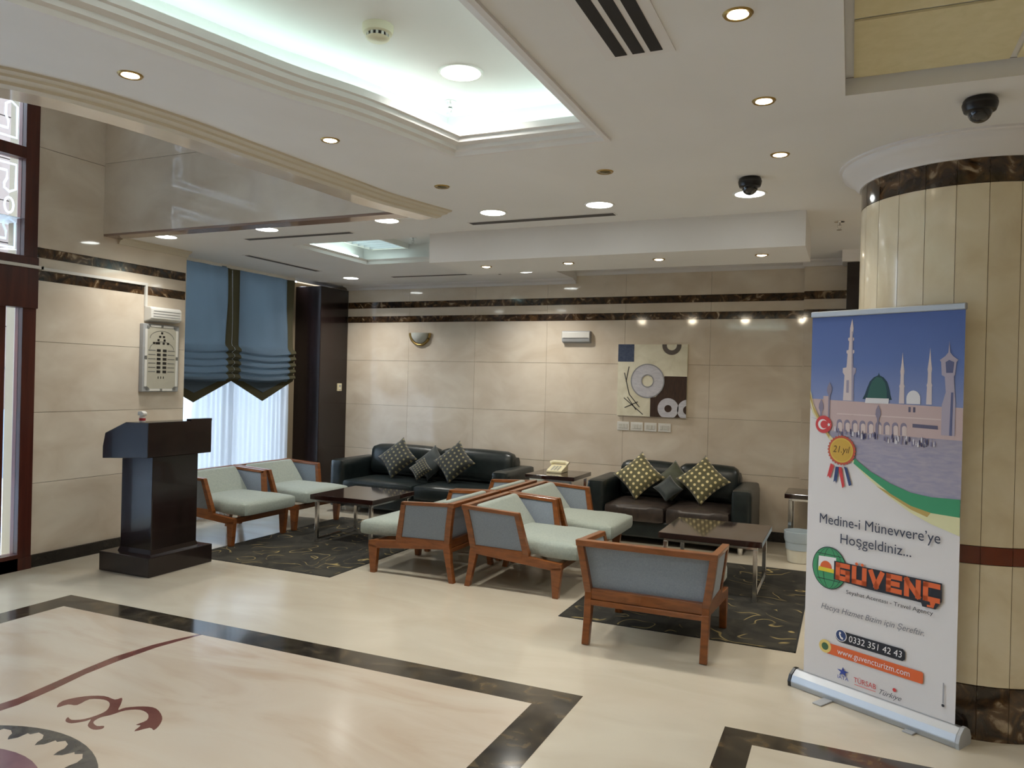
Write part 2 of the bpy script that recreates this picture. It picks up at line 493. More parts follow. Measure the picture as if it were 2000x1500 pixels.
ceil = fill2d([[(XL - 0.4, YN), (XR, YN), (XR, YB + 0.04), (XL - 0.4, YB + 0.04)], void, tray1, tray2, rec, [(-2.93, 6.19), (2.5, 6.19), (2.5, YB + 0.02), (-2.93, YB + 0.02)]], ZC, 'ceiling', plaster)
tag(ceil, 'white plaster ceiling with recessed lit trays', 'ceiling', kind='structure')
def wall_strip(name, loop, z0, z1, m, closed=True, parent=ceil):
    n = len(loop); k = n if closed else n - 1
    vs = [(x, y, z0) for x, y in loop] + [(x, y, z1) for x, y in loop]
    fs = [(i, (i + 1) % n, (i + 1) % n + n, i + n) for i in range(k)]
    return MB().add(vs, fs).build(name, m, parent)
def flat(name, loop, z, m, parent=ceil):
    return fill2d([loop], z, name, m, parent)
def offset_loop(loop, d):
    """inset(+)/outset(-) of a polygon, orientation free"""
    n = len(loop)
    ar = sum(loop[i][0] * loop[(i + 1) % n][1] - loop[(i + 1) % n][0] * loop[i][1] for i in range(n))
    sg = 1 if ar > 0 else -1
    out = []
    for i in range(n):
        p0, p1, p2 = Vector(loop[i - 1]), Vector(loop[i]), Vector(loop[(i + 1) % n])
        a = (p1 - p0).normalized(); b = (p2 - p1).normalized()
        na = Vector((-a.y, a.x)) * sg; nb = Vector((-b.y, b.x)) * sg
        m = (na + nb)
        m = m / max(0.35, (1 + na.dot(nb)))
        out.append(tuple(p1 + m * d))
    return out
def sweep(name, loop, prof, m, parent=ceil):
    """profile (inset, z) swept round a closed loop"""
    n = len(loop)
    vs = []; fs = []
    for ins, z in prof:
        vs += [(x, y, z) for x, y in offset_loop(loop, ins)]
    for j in range(len(prof) - 1):
        for i in range(n):
            i2 = (i + 1) % n
            fs.append((j * n + i, j * n + i2, (j + 1) * n + i2, (j + 1) * n + i))
    return MB().add(vs, fs).build(name, m, parent, smooth=False)
# tray 1: moulded lip, ledge, tall side, top
sweep('tray_cornice', tray1, [(-0.012, ZC), (-0.012, ZC - 0.012), (0.012, ZC - 0.012), (0.022, ZC + 0.006), (0.045, ZC + 0.012), (0.05, ZC + 0.03), (0.085, ZC + 0.038), (0.09, ZC + 0.058), (0.105, ZC + 0.062), (0.105, ZC + 0.095), (0.08, ZC + 0.1), (-0.17, ZC + 0.1)], cornice_w)
t1o = offset_loop(tray1, -0.17)
TRZ = 3.07
wall_strip('tray_side', t1o, ZC + 0.09, TRZ, plaster)
flat('tray_top', t1o, TRZ, plaster)
# tray 2
sweep('tray_cornice', tray2, [(0, ZC), (0, ZC + 0.03), (0.02, ZC + 0.05), (-0.14, ZC + 0.05)], cornice_w)
t2o = offset_loop(tray2, -0.14)
wall_strip('tray_side', t2o, ZC + 0.04, 3.02, plaster)
flat('tray_top', t2o, 3.02, plaster)
# ceiling tile recess
wall_strip('recess_side', rec, ZC, 2.87, plaster)
gx = [-0.03, 0.53, 1.12, 1.71, 1.9]; gy = [3.4, 2.86, 2.28, 1.70, 1.12, 0.54, -0.04, -0.62, -1.2, -1.5]
flat('recess_back', rec, 2.872, plaster)
for i in range(len(gx) - 1):
    for j in range(len(gy) - 1):
        MB().box(gx[i] + 0.012, gx[i + 1] - 0.012, gy[j + 1] + 0.012, gy[j] - 0.012, 2.862, 2.87).build('ceiling_tile', tile_m, ceil)
# raised part behind the beam
wall_strip('raised_side', raised, ZC, 2.90, plaster)
flat('raised_top', raised, 2.90, plaster)
# dropped beam
MB().box(-3.2, -0.3, 5.493, 6.19, 2.56, ZC + 0.02).build('dropped_beam', plaster, ceil)
# crown mouldings at the back wall
MB().prism([(YB, 2.75), (YB - 0.03, 2.75), (YB - 0.05, 2.775), (YB - 0.12, 2.79), (YB - 0.13, ZC), (YB, ZC)], -6.12, -2.93, 'x').build('crown_moulding', cornice_w, ceil)
MB().prism([(YB, 2.84), (YB - 0.02, 2.84), (YB - 0.04, 2.87), (YB - 0.09, 2.885), (YB - 0.1, 2.9), (YB, 2.9)], -2.93, -0.45, 'x').build('crown_moulding', cornice_w, ceil)
MB().prism([(YB - 0.1, 2.84), (YB - 0.13, 2.84), (YB - 0.15, 2.87), (YB - 0.19, 2.885), (YB - 0.2, 2.9), (YB - 0.1, 2.9)], -0.47, -0.06, 'x').build('crown_moulding', cornice_w, ceil)
MB().prism([(7.80, 2.80), (7.78, 2.82), (7.76, 2.87), (7.74, 2.9), (7.85, 2.9), (7.85, 2.80)], -0.1, 0.45, 'x').box(-0.1, -0.03, 7.8, 8.3, 2.83, 2.9).build('crown_moulding', cornice_w, ceil)
# void edge: cream cornice, marble lip, vertical lining up to the void ceiling
def ribbon(name, loop, d0, d1, prof, m):
    """strip along an open edge line; d measured towards +x side of the edge"""
    P = [Vector(p) for p in loop]; nr = []
    for i in range(len(P)):
        t = (P[min(i + 1, len(P) - 1)] - P[max(i - 1, 0)]).normalized()
        nr.append(Vector((-t.y, t.x)))
    vs = []; fs = []; k = len(P)
    for d, z in prof:
        vs += [(P[i].x + nr[i].x * d, P[i].y + nr[i].y * d, z) for i in range(k)]
    for j in range(len(prof) - 1):
        for i in range(k - 1):
            fs.append((j * k + i, j * k + i + 1, (j + 1) * k + i + 1, (j + 1) * k + i))
    return MB().add(vs, fs).build(name, m, ceil)
ribbon('void_cornice', edge, 0, 1, [(0.20, ZC + 0.001), (0.195, ZC - 0.010), (0.16, ZC - 0.014), (0.15, ZC - 0.022), (0.10, ZC - 0.026), (0.09, ZC - 0.036), (0.045, ZC - 0.04), (0.04, ZC - 0.034)], cornice_m)
ribbon('void_marble_lip', edge, 0, 1, [(0.045, ZC - 0.034), (-0.12, ZC - 0.034), (-0.12, ZC + 0.3)], marble)
wall_strip('void_side', edge, ZC, ZT, marble, closed=False)
MB().box(XL, -2.86, 4.70, 4.84, ZC - 0.014, ZC + 0.004).build('fascia_lip', dark_marble if False else mat('lip_stone', lin(150, 126, 112), 0.15, 0, 0.2), fa)
rf = MB().box(-7.0, XR + 0.2, YN - 0.2, YB + 0.3, ZT, ZT + 0.15)
struct('ceiling_void', rf, plaster, 'high plaster ceiling above the entrance void', 'ceiling')
struct('wall_void_near', MB().box(-7.0, -3.9, -3.2, -3.0, 2.8, ZT), marble, 'marble wall closing the entrance void', 'wall')
# crown along left wall
MB().prism([(XL, 2.745), (XL + 0.02, 2.745), (XL + 0.035, 2.77), (XL + 0.07, 2.785), (XL + 0.075, ZC), (XL, ZC)], 4.84, 5.62, 'y').build('crown_moulding', cornice_m, ceil)

# ------------------------------------------------------------------ entrance glazing on the left wall
GX = XL - 0.03
ent = thing('door_1', 'brown wooden entrance with glass doors and patterned transoms', 'door', (GX, 0, 0))
ent['kind'] = 'structure'
ys = [4.095, 3.985, 3.87]            # jamb, slim sidelight, stile
posts = [(3.985, 4.095), (2.62, 2.72), (1.36, 1.46), (0.10, 0.20), (-1.16, -1.06), (-2.42, -2.32)]
for y0, y1 in posts:
    MB().box(-0.05, 0.05, y0, y1, 0, 4.4).build('post', door_wood, ent, bevel=0.004)
MB().box(-0.06, 0.07, -4.5, 4.095, 2.09, 2.50).build('header_beam', door_wood, ent, bevel=0.004)
for z0, z1 in ((3.27, 3.36), (4.3, 4.4), (0.0, 0.13)):
    MB().box(-0.045, 0.055, -4.5, 3.985, z0, z1).build('rail', door_wood, ent)
MB().box(-0.05, 0.055, -4.5, 4.095, 0.0, 0.1).build('bottom_rail', door_wood, ent)
bays = [(2.72, 3.985), (1.46, 2.62), (0.20, 1.36), (-1.06, 0.10), (-2.32, -1.16), (-4.4, -2.42)]
film = cloth('frosted_film', lin(226, 232, 240), 0.85, lin(236, 240, 246))
def loop_ribbon(mb, path, w, closed=True):
    P = [Vector(p) for p in path]; n = len(P)
    inn = []; out = []
    for i in range(n):
        a = P[(i - 1) % n] if closed or i > 0 else P[i]; b = P[(i + 1) % n] if closed or i < n - 1 else P[i]
        t = (b - a).normalized(); nn = Vector((-t.y, t.x)) * w / 2
        inn.append(P[i] - nn); out.append(P[i] + nn)
    k = n if closed else n - 1
    vs = [(0.0, p.x, p.y) for p in inn] + [(0.0, p.x, p.y) for p in out]
    mb.add(vs, [(i, (i + 1) % n, (i + 1) % n + n, i + n) for i in range(k)])
def film_pattern(y0, y1, z0, z1):
    mb = MB()
    yc, zc = (y0 + y1) / 2, (z0 + z1) / 2
    hw, hh = (y1 - y0) / 2 - 0.05, (z1 - z0) / 2 - 0.06
    def oval(cy, cz, ry, rz):
        loop_ribbon(mb, [(cy + ry * math.cos(t * PI / 8), cz + rz * math.sin(t * PI / 8)) for t in range(16)], 0.018)
    for sy in (-1, 1):
        oval(yc + sy * (hw - 0.05), zc, 0.035, 0.06)
        for sz in (-1, 1):
            # key-shaped corner meanders
            c = lambda a, b: (yc + sy * (hw - a), zc + sz * (hh - b))
            loop_ribbon(mb, [c(0, 0), c(0.22, 0), c(0.22, 0.06), c(0.07, 0.06), c(0.07, 0.12), c(0.09, 0.16), c(0.09, hh * 0.6), c(0.05, hh * 0.68), c(0.0, hh * 0.6)], 0.02)
    for sz in (-1, 1):
        for k in range(-2, 3):
            oval(yc + k * 0.15, zc + sz * (hh - 0.03), 0.055, 0.03)
    return mb
for bi, (y0, y1) in enumerate(bays):
    if bi == 0:
        MB().box(-0.02, 0.02, 3.76, 3.87, 0.1, 2.09).build('door_stile', door_wood, ent)
        MB().box(-0.004, 0.004, 3.87, 3.985, 0.13, 2.09).build('pane', glass, ent)
        MB().box(-0.004, 0.004, y0, 3.76, 0.13, 2.09).build('pane', glass, ent)
    else:
        MB().box(-0.004, 0.004, y0, y1, 0.13, 2.09).build('pane', glass, ent)
    for z0, z1 in ((2.50, 3.27), (3.36, 4.3)):
        MB().box(-0.004, 0.004, y0, y1, z0, z1).build('pane', glass, ent)
        fp = film_pattern(y0, y1, z0, z1).map(lambda x, y, z: (x + 0.006, y, z))
        fp.build('film_pattern', film, ent)

# ------------------------------------------------------------------ outside
pave = mottled('pavement', [lin(150, 156, 166), lin(170, 174, 180)], 2.0, 0.8, world_coord=True)
struct('ground_outside', MB().box(-30, -7.0, -30, 30, -0.3, -0.02), pave, 'grey street paving outside the entrance', 'ground')
fac = mottled('facade_stone', [lin(98, 82, 74), lin(110, 94, 86)], 1.5, 0.8, world_coord=True)
fac2 = mottled('facade_plinth', [lin(110, 116, 128), lin(130, 136, 146)], 1.5, 0.8, world_coord=True)
fb = thing('neighbour_building', 'pale pink stone building across the street seen through the entrance glass', 'building', (-11.5, 6.2, 0))
for k in range(9):
    MB().box(-0.3, 0, 0.0, 2.8, 1.0 + k * 0.62, 1.0 + k * 0.62 + 0.605).build('facade_course', fac, fb)
MB().box(-0.32, 0.02, 0.0, 2.8, -0.1, 1.0).build('facade_plinth', fac2, fb)
MB().box(-0.6, -0.29, 0.02, 2.78, -0.1, 6.5).build('facade_core', fac2, fb)

fb2 = thing('neighbour_building', 'added low pale stone building, out of view, shaping the reflection in the glossy fascia', 'building', (-11.5, -12.0, 0))  # unseen block, added and sized to shape the reflection in the fascia
for k in range(8):
    MB().box(-0.3, 0, 0.0, 13.6, 1.0 + k * 0.62, 1.0 + k * 0.62 + 0.605).build('facade_course', fac, fb2)
MB().box(-0.32, 0.02, 0.0, 13.6, -0.1, 1.0).build('facade_plinth', fac2, fb2)
MB().box(-0.6, -0.29, 0.02, 13.58, -0.1, 5.9).build('facade_core', fac2, fb2)

# ------------------------------------------------------------------ window bay with sheer and roman blind
win = thing('window_1', 'tall window in the left wall behind the blue chairs', 'window', (XW - 0.08, 0, 0))
win['kind'] = 'structure'
frame_m = mat('window_frame', lin(90, 92, 96), 0.4)
for y0, y1 in ((5.62, 5.68), (6.56, 6.62), (7.54, 7.6)):
    MB().box(-0.03, 0.03, y0, y1, 0.12, 2.8).build('window_frame', frame_m, win)
for z0, z1 in ((0.12, 0.18), (2.74, 2.8)):
    MB().box(-0.03, 0.03, 5.62, 7.6, z0, z1).build('window_frame', frame_m, win)
for y0, y1 in ((5.68, 6.56), (6.62, 7.54)):
    MB().box(-0.004, 0.004, y0, y1, 0.18, 2.74).build('pane', glass, win)
def wavy(y0, y1, z0, z1, x, amp, freq, ph=0.0, n=160, nz=8):
    vs = []; fs = []
    for k in range(nz + 1):
        z = z0 + (z1 - z0) * k / nz
        for i in range(n + 1):
            t = i / n
            y = y0 + (y1 - y0) * t
            a = amp * (0.75 + 0.25 * math.sin(t * 9 + ph))
            vs.append((x + a * math.sin(freq * t * 2 * PI + ph + 0.6 * math.sin(t * 17)) + 0.006 * math.sin(z * 3 + t * 30), y, z))
    for k in range(nz):
        for i in range(n):
            a = k * (n + 1) + i
            fs.append((a, a + 1, a + n + 2, a + n + 1))
    return MB().add(vs, fs)
sh = thing('sheer_curtain', 'white sheer curtain glowing with daylight below the blue blind', 'curtain', (0, 0, 0))
wavy(5.60, 6.60, 0.03, 2.74, XW + 0.035, 0.013, 13).build('voile', sheer_m, sh, smooth=True)
wavy(6.56, 7.575, 0.03, 2.74, XW + 0.04, 0.013, 13, 1.3).build('voile', sheer_m, sh, smooth=True)
MB().tube([(XW + 0.035, 5.62, 2.76), (XW + 0.035, 7.6, 2.76)], 0.012, 8).build('rail', white_pl, sh)
def blind(y0, y1, pt, label):
    b = thing('roman_blind', label, 'blind', (XW + 0.13, 0, 0), group='roman blinds in the window bay')
    ew = 0.085
    def sheet(a, c, m, nm, dx=0.0):
        # upper hanging cloth with soft vertical folds, then horizontal gathered folds
        zs = [2.78, 2.6, 2.4, 2.2, 2.05, 1.95]
        prof = [(z, 0.0) for z in zs]
        z = 1.92
        for f in range(5):
            prof += [(z, 0.01), (z - 0.02, 0.045), (z - 0.045, 0.055), (z - 0.065, 0.02)]
            z -= 0.075
        prof += [(1.53, 0.01)]
        n = 28; vs = []; fs = []
        for zz, o in prof:
            for i in range(n + 1):
                t = i / n; y = a + (c - a) * t
                up = max(0.0, min(1.0, (zz - 1.9) / 0.5))
                w = 0.020 * up * math.sin(y * 21 + zz * 2.2) * (0.6 + 0.4 * math.sin(y * 6 + 1)) + 0.007 * math.sin(y * 9 + zz * 5)
                sag = -0.035 * math.sin(PI * (y - y0) / (y1 - y0)) * (1 if o > 0.015 else 0.4)
                vs.append((o + w + dx, y, zz + sag * (0 if zz > 2.3 else 1)))
        for k in range(len(prof) - 1):
            for i in range(n):
                q = k * (n + 1) + i
                fs.append((q, q + 1, q + n + 2, q + n + 1))
        MB().add(vs, fs).build(nm, m, b, smooth=True)
    sheet(y0 + ew, y1 - ew, blind_m, 'cloth')
    sheet(y0, y0 + ew + 0.012, blind_edge, 'border', 0.004)
    sheet(y1 - ew - 0.012, y1, blind_edge, 'border', 0.004)
    # pointed valance
    MB().prism([(y0, 1.56), (y1, 1.56), (y1, 1.53), (pt, 1.30), (y0, 1.53)], 0.0, 0.006, 'x').build('valance_border', blind_edge, b)
    MB().prism([(y0 + 0.14, 1.565), (y1 - 0.14, 1.565), (y1 - 0.14, 1.545), (pt, 1.40), (y0 + 0.14, 1.545)], 0.006, 0.010, 'x').build('valance', blind_m, b)
    MB().box(-0.02, 0.02, y0, y1, 2.77, 2.8).build('headrail', white_pl, b)
blind(5.49, 6.519, 5.99, 'blue roman blind with olive borders next to the marble wall')
blind(6.521, 7.53, 7.02, 'blue roman blind with olive borders next to the dark wooden pillar')

# dark pillars
def pillar(x0, x1, y0, y1, h, label):
    p = thing('wooden_pillar', label, 'pillar', ((x0 + x1) / 2, (y0 + y1) / 2, 0))
    hx, hy = (x1 - x0) / 2, (y1 - y0) / 2
    MB().box(-hx, hx, -hy, hy, 0.0, h).build('cladding', wood_dark, p, bevel=0.006)
    MB().box(-hx - 0.006, hx + 0.006, -hy - 0.006, hy, 0.0, 0.1).build('plinth', base_m, p)
    return p
pillar(-6.58, -6.12, 7.85, YB - 0.002, 2.745, 'dark wooden clad pillar between the window and the marble wall')
pillar(-0.055, 0.42, 7.85, YB - 0.002, 2.80, 'dark wooden clad pillar half hidden behind the round column')

# ------------------------------------------------------------------ round column
CXc, CYc, CR = 0.54, 4.62, 0.51
col = thing('round_column', 'round column clad in cream marble strips with dark marble bands', 'column', (CXc, CYc, 0))
col_core = mat('column_joint', lin(176, 150, 122), 0.7)
MB().lathe([(CR - 0.014, 0), (CR - 0.014, 2.8)], n=72).build('core', col_core, col, smooth=True)
col_marble = mottled('column_marble', [lin(220, 204, 172), lin(230, 216, 186), lin(236, 224, 198)], 5.0, 0.16, 0.2, world_coord=True, rand=0.03)
red_stone = mottled('red_stone', [lin(98, 40, 18), lin(122, 54, 26)], 6.0, 0.2, 0.2, world_coord=True)
NP = 24
for i in range(NP):
    a0 = 2 * PI * (i + 0.008) / NP + 0.05; a1 = 2 * PI * (i + 0.992) / NP + 0.05
    def seg(name, z0, z1, m, r=CR):
        MB().lathe([(r - 0.014, z0), (r, z0), (r, z1), (r - 0.014, z1)], n=3, a0=a0, a1=a1).build(name, m, col, smooth=True)
    seg('dark_band', 2.575, 2.70, dark_marble)
    seg('marble_strip', 0.895, 2.572, col_marble)
    seg('red_band', 0.812, 0.892, red_stone, CR + 0.001)
    seg('marble_strip', 0.252, 0.809, col_marble)
    seg('dark_base', 0.0, 0.248, dark_marble, CR + 0.002)
MB().lathe([(CR - 0.01, 2.69), (CR + 0.01, 2.69), (CR + 0.015, 2.705), (CR + 0.035, 2.715), (CR + 0.05, 2.735), (CR + 0.075, 2.755), (CR + 0.095, 2.765), (CR + 0.10, 2.785), (CR + 0.115, 2.79), (CR + 0.115, 2.8), (CR - 0.02, 2.8)], n=72).build('cornice', cornice_w, col, smooth=True)

# ------------------------------------------------------------------ ceiling lights
def downlight(x, y, z, r, label, group, power, spread=2.3):
    t = thing('downlight', label, 'ceiling light', (x, y, z), group=group)
    MB().lathe([(r, 0.02), (r, -0.004), (r + 0.012, -0.006), (r + 0.016, 0.0)], n=32).build('trim_ring', white_pl, t, smooth=True)
    MB().lathe([(0.0001, -0.003), (r, -0.003)], n=32).build('diffuser', glow_cool, t)
    lamp('lamp', 'AREA', t, (0, 0, -0.008), power, (1.0, 0.96, 0.88), size=r * 1.9, spread=spread)
    return t
ORD = ['first', 'second', 'third', 'fourth', 'fifth', 'sixth', 'seventh']
for k, x in enumerate((-5.54, -4.41, -3.25, -2.36, -1.57, -0.60)):
    downlight(x, 4.93, ZC, 0.088, ORD[k] + ' large downlight from the left marble wall in the row before the dropped beam', 'large downlights before the beam', DOWN_W)
downlight(-5.54, 7.66, ZC, 0.088, 'large round downlight in front of the dark wooden pillar', 'downlights near the back wall', DOWN_W * 1.9)
downlight(-3.27, 7.66, ZC, 0.088, 'large round downlight above the table with the telephone', 'downlights near the back wall', DOWN_W * 1.9)
tl = downlight(-1.74, 3.242, TRZ, 0.095, 'large round downlight inside the brightly lit ceiling tray', 'tray light', DOWN_W * 0.7)
for k, (x, y) in enumerate(((-1.8, 1.6), (-1.8, 0.0))):  # unseen lamps, added to the tray for light from behind the camera
    downlight(x, y, TRZ, 0.10, ORD[k + 1] + ' added unseen downlight of the lit ceiling tray counted from the beam side', 'added tray lights out of view', DOWN_W)
for k, (x, y) in enumerate(((1.6, 5.8), (1.2, 7.4), (3.0, 5.5), (3.0, 2.5), (2.5, -2.2), (-1.0, -2.2))):  # unseen lamps, added to fill the lobby and brighten the column
    if not (-0.05 < x < 1.9 and -1.5 < y < 3.4):
        downlight(x, y, ZC if not (-2.93 < x < 2.5 and y > 6.19) else 2.9, 0.088, ORD[k] + ' added unseen fill downlight beyond the round column counted from the column', 'added fill downlights out of view', DOWN_W * 1.8)

def spot(x, y, z, label, group, on=True, power=SPOT_W, aim=(0, 0)):
    t = thing('halogen_spot', label, 'ceiling light', (x, y, z), group=group)
    MB().lathe([(0.034, 0.01), (0.034, -0.004), (0.044, -0.006), (0.049, 0.0)], n=24).build('trim_ring', brass, t, smooth=True)
    MB().lathe([(0.0001, -0.010), (0.020, -0.008), (0.034, -0.003)], n=24).build('bulb', glow_warm if on else lamp_off, t, smooth=True)
    if on:
        lamp('lamp', 'SPOT', t, (0, 0, -0.02), power, (1.0, 0.86, 0.64), size=0.055, cone=1.75, blend=0.8, rot=(aim[0], aim[1], 0))
    return t
spot(-2.69, 2.20, ZC, 'lit halogen spot between the void cornice and the tray, nearer the entrance', 'void side spots')
spot(-2.44, 3.17, ZC, 'lit halogen spot between the void cornice and the tray, nearer the dead spot', 'void side spots')
spot(-2.35, 4.17, ZC, 'dead halogen spot beyond the corner of the tray by the void', 'dead spots', on=False)
spot(-1.30, 4.17, ZC, 'dead halogen spot before the two downlights with the slot diffuser', 'dead spots', on=False)
for k, y in enumerate((4.15, 3.35, 2.54)):
    spot(-0.36, y, ZC, ORD[k] + ' lit halogen spot from the dome camera in the row beside the round column', 'spots beside the column')
for k, x in enumerate((-2.82, -2.09, -1.36, -0.61)):
    spot(x, 5.79, 2.56, ORD[k] + ' lit halogen spot under the dropped beam counted from the small tray', 'spots under the beam', aim=(0.75, 0), power=SPOT_W * 2.0)
# extra spots over the picture wall belong to the same beam
# cove tubes
cv = thing('cove_tubes', 'hidden fluorescent tubes glowing around the main ceiling tray', 'cove light', (0, 0, 0))
t1m = offset_loop(tray1, -0.085)
def tubes_along(loop, z, parent, r=0.016, seg=None):
    n = len(loop)
    pts = [Vector((x, y, z)) for x, y in loop] + [Vector((loop[0][0], loop[0][1], z))]
    # merge into long runs
    run = [pts[0]]; acc = 0
    for p in pts[1:]:
        d = (p - run[-1]).length
        if d > 1.3:
            k = int(math.ceil(d / 1.2)); a = run[-1].copy()
            for q in range(k):
                s0 = a.lerp(p, (q + 0.03) / k); s1 = a.lerp(p, (q + 0.97) / k)
                MB().tube([s0, s1], r, 8).build('tube', glow_tube, parent, smooth=True)
            run = [p]; acc = 0
        else:
            run.append(p); acc += d
            if acc > 1.0:
                MB().tube(run, r, 8).build('tube', glow_tube, parent, smooth=True); run = [p]; acc = 0
    if len(run) > 1: MB().tube(run, r, 8).build('tube', glow_tube, parent, smooth=True)
tubes_along(t1m, ZC + 0.125, cv)
cv2 = thing('cove_tubes', 'hidden fluorescent tubes glowing around the small tray by the beam', 'cove light', (0, 0, 0))
MB().tube([(-4.80, 5.66, ZC + 0.075), (-4.80, 6.74, ZC + 0.075)], 0.016, 8).build('tube', glow_tube, cv2, smooth=True)
MB().tube([(-3.6, 6.88, ZC + 0.075), (-3.16, 6.88, ZC + 0.075)], 0.016, 8).build('tube', glow_tube, cv2, smooth=True)
def louvre(x0, x1, y0, y1, z, label):
    t = thing('louvre_light', label, 'ceiling light', ((x0 + x1) / 2, (y0 + y1) / 2, z), group='louvred lights in the small tray')
    hx, hy = (x1 - x0) / 2, (y1 - y0) / 2
    MB().box(-hx, hx, -hy, hy, -0.01, 0.0).build('backing', glow_tube_soft, t)
    MB().box(-hx - 0.02, -hx, -hy - 0.02, hy + 0.02, -0.05, 0).box(hx, hx + 0.02, -hy - 0.02, hy + 0.02, -0.05, 0).box(-hx, hx, -hy - 0.02, -hy, -0.05, 0).box(-hx, hx, hy, hy + 0.02, -0.05, 0).build('frame', white_pl, t)
    for k in range(9):
        y = -hy + (k + 0.5) * 2 * hy / 9
        MB().box(-hx, hx, y - 0.003, y + 0.003, -0.048, -0.012).build('louvre_blade', alu, t)
glow_tube_soft = mat('louvre_glow', lin(240, 250, 250), 0.5, emit=(0.8, 1.0, 0.97, 1), es=1.6)
louvre(-4.72, -4.3, 5.95, 6.9, 3.02, 'louvred fluorescent light in the small tray on the window side')
louvre(-3.72, -3.3, 5.95, 6.9, 3.02, 'louvred fluorescent light in the small tray beside the beam')

# ------------------------------------------------------------------ slot diffusers, sprinklers, detector, cameras
def slot(x0, x1, y0, y1, n, along, label, group=None, gap=0.030):
    t = thing('slot_diffuser', label, 'air vent', ((x0 + x1) / 2, (y0 + y1) / 2, ZC), group=group)
    hx, hy = (x1 - x0) / 2, (y1 - y0) / 2
    MB().box(-hx, hx, -hy, hy, -0.004, 0.0).build('plate', plaster if n == 1 else cornice_w, t)
    for k in range(n):
        if along == 'y':
            w = 2 * hx - 0.06; c = -hx + 0.03 + (k + 0.5) * w / n; g = w / n * 0.34
            MB().box(c - g, c + g, -hy + 0.03, hy - 0.03, -0.006, -0.003).build('slot', slot_black, t)
        else:
            w = 2 * hy - 0.01; c = -hy + 0.005 + (k + 0.5) * w / n; g = w / n * 0.46
            MB().box(-hx + 0.01, hx - 0.01, c - g, c + g, -0.006, -0.003).build('slot', slot_grey, t)
slot_grey = mat('slot_grey', lin(70, 64, 62), 0.6)
slot(-0.855, -0.60, 1.45, 2.735, 3, 'y', 'white three-slot air diffuser with black gaps in the ceiling')
slot(-2.69, -1.54, 5.175, 5.265, 1, 'x', 'thin dark slot diffuser right in front of the beam')
slot(-4.92, -3.79, 5.205, 5.28, 1, 'x', 'thin dark slot diffuser between the fascia and the small tray')
def slot_y(x, y0, y1, label):
    t = thing('slot_diffuser', label, 'air vent', (x, (y0 + y1) / 2, ZC))
    h = (y1 - y0) / 2
    MB().box(-0.05, 0.05, -h, h, -0.004, 0).build('plate', plaster, t)
    MB().box(-0.03, 0.03, -h + 0.02, h - 0.02, -0.006, -0.003).build('slot', slot_grey, t)
slot_y(-5.556, 5.92, 7.07, 'thin dark slot diffuser running along the window')
slot(-4.98, -3.93, 7.65, 7.73, 1, 'x', 'thin dark slot diffuser near the back wall')
def sprinkler(x, y, z, label):
    t = thing('sprinkler', label, 'sprinkler', (x, y, z))
    MB().lathe([(0.035, 0), (0.035, -0.006), (0.012, -0.01), (0.009, -0.03)], n=20).build('escutcheon', chrome, t, smooth=True)
    MB().tube([(-0.012, 0, -0.028), (-0.014, 0, -0.045), (0, 0, -0.06)], 0.003, 6).tube([(0.012, 0, -0.028), (0.014, 0, -0.045), (0, 0, -0.06)], 0.003, 6).build('yoke', chrome, t)
    MB().lathe([(0.0001, -0.06), (0.018, -0.06), (0.018, -0.063), (0.0001, -0.063)], n=16).build('deflector', chrome, t)
sprinkler(-1.97, 3.56, TRZ, 'chrome sprinkler inside the lit main tray')
sprinkler(-0.1, 5.93, ZC, 'sprinkler at the end of the dropped beam by the column')
sprinkler(-4.05, 6.62, 3.02, 'sprinkler inside the small lit tray')
sprinkler(-3.45, 7.42, ZC, 'sprinkler beside the downlight over the telephone table')
sd = thing('smoke_detector', 'round cream smoke detector in the lit ceiling tray', 'smoke detector', (-1.84, 2.69, TRZ))
MB().lathe([(0.065, 0), (0.065, -0.02), (0.06, -0.032), (0.045, -0.036)], n=32).build('base', mat('detector_cream', lin(222, 216, 190), 0.5), sd, smooth=True)
for k in range(12):
    a = 2 * PI * k / 12
    MB().box(-0.005, 0.005, 0.040, 0.046, -0.052, -0.034).map(lambda x, y, z: (x * math.cos(a) - y * math.sin(a), x * math.sin(a) + y * math.cos(a), z)).build('rib', white_pl, sd)
MB().lathe([(0.037, -0.034), (0.037, -0.052)], n=24).build('chamber', slot_grey, sd, smooth=True)
MB().lathe([(0.0001, -0.062), (0.04, -0.060), (0.05, -0.052), (0.047, -0.050), (0.0001, -0.050)], n=32).build('cap', mat('detector_cream', lin(222, 216, 190), 0.5), sd, smooth=True)
dome_m = mat('smoked_dome', lin(26, 26, 30), 0.06, 0, 0.5)
def dome_cam(x, y, label):
    t = thing('dome_camera', label, 'security camera', (x, y, ZC))
    MB().lathe([(0.055, 0), (0.063, -0.01), (0.064, -0.035), (0.058, -0.052), (0.045, -0.056)], n=32).build('housing', black_pl, t, smooth=True)
    MB().lathe([(0.065, -0.02), (0.0655, -0.024), (0.065, -0.028)], n=32).build('seam_ring', mat('dark_grey', lin(48, 48, 50), 0.4), t, smooth=True)
    MB().lathe([(0.045 * math.cos(a), -0.054 - 0.045 * math.sin(a)) for a in [PI / 2 * k / 8 for k in range(8)]] + [(0.0001, -0.099)], n=32).build('dome', dome_m, t, smooth=True)
dome_cam(-0.555, 4.56, 'black dome security camera beside the downlight before the beam')
dome_cam(0.455, 3.62, 'black dome security camera above the round column cornice')

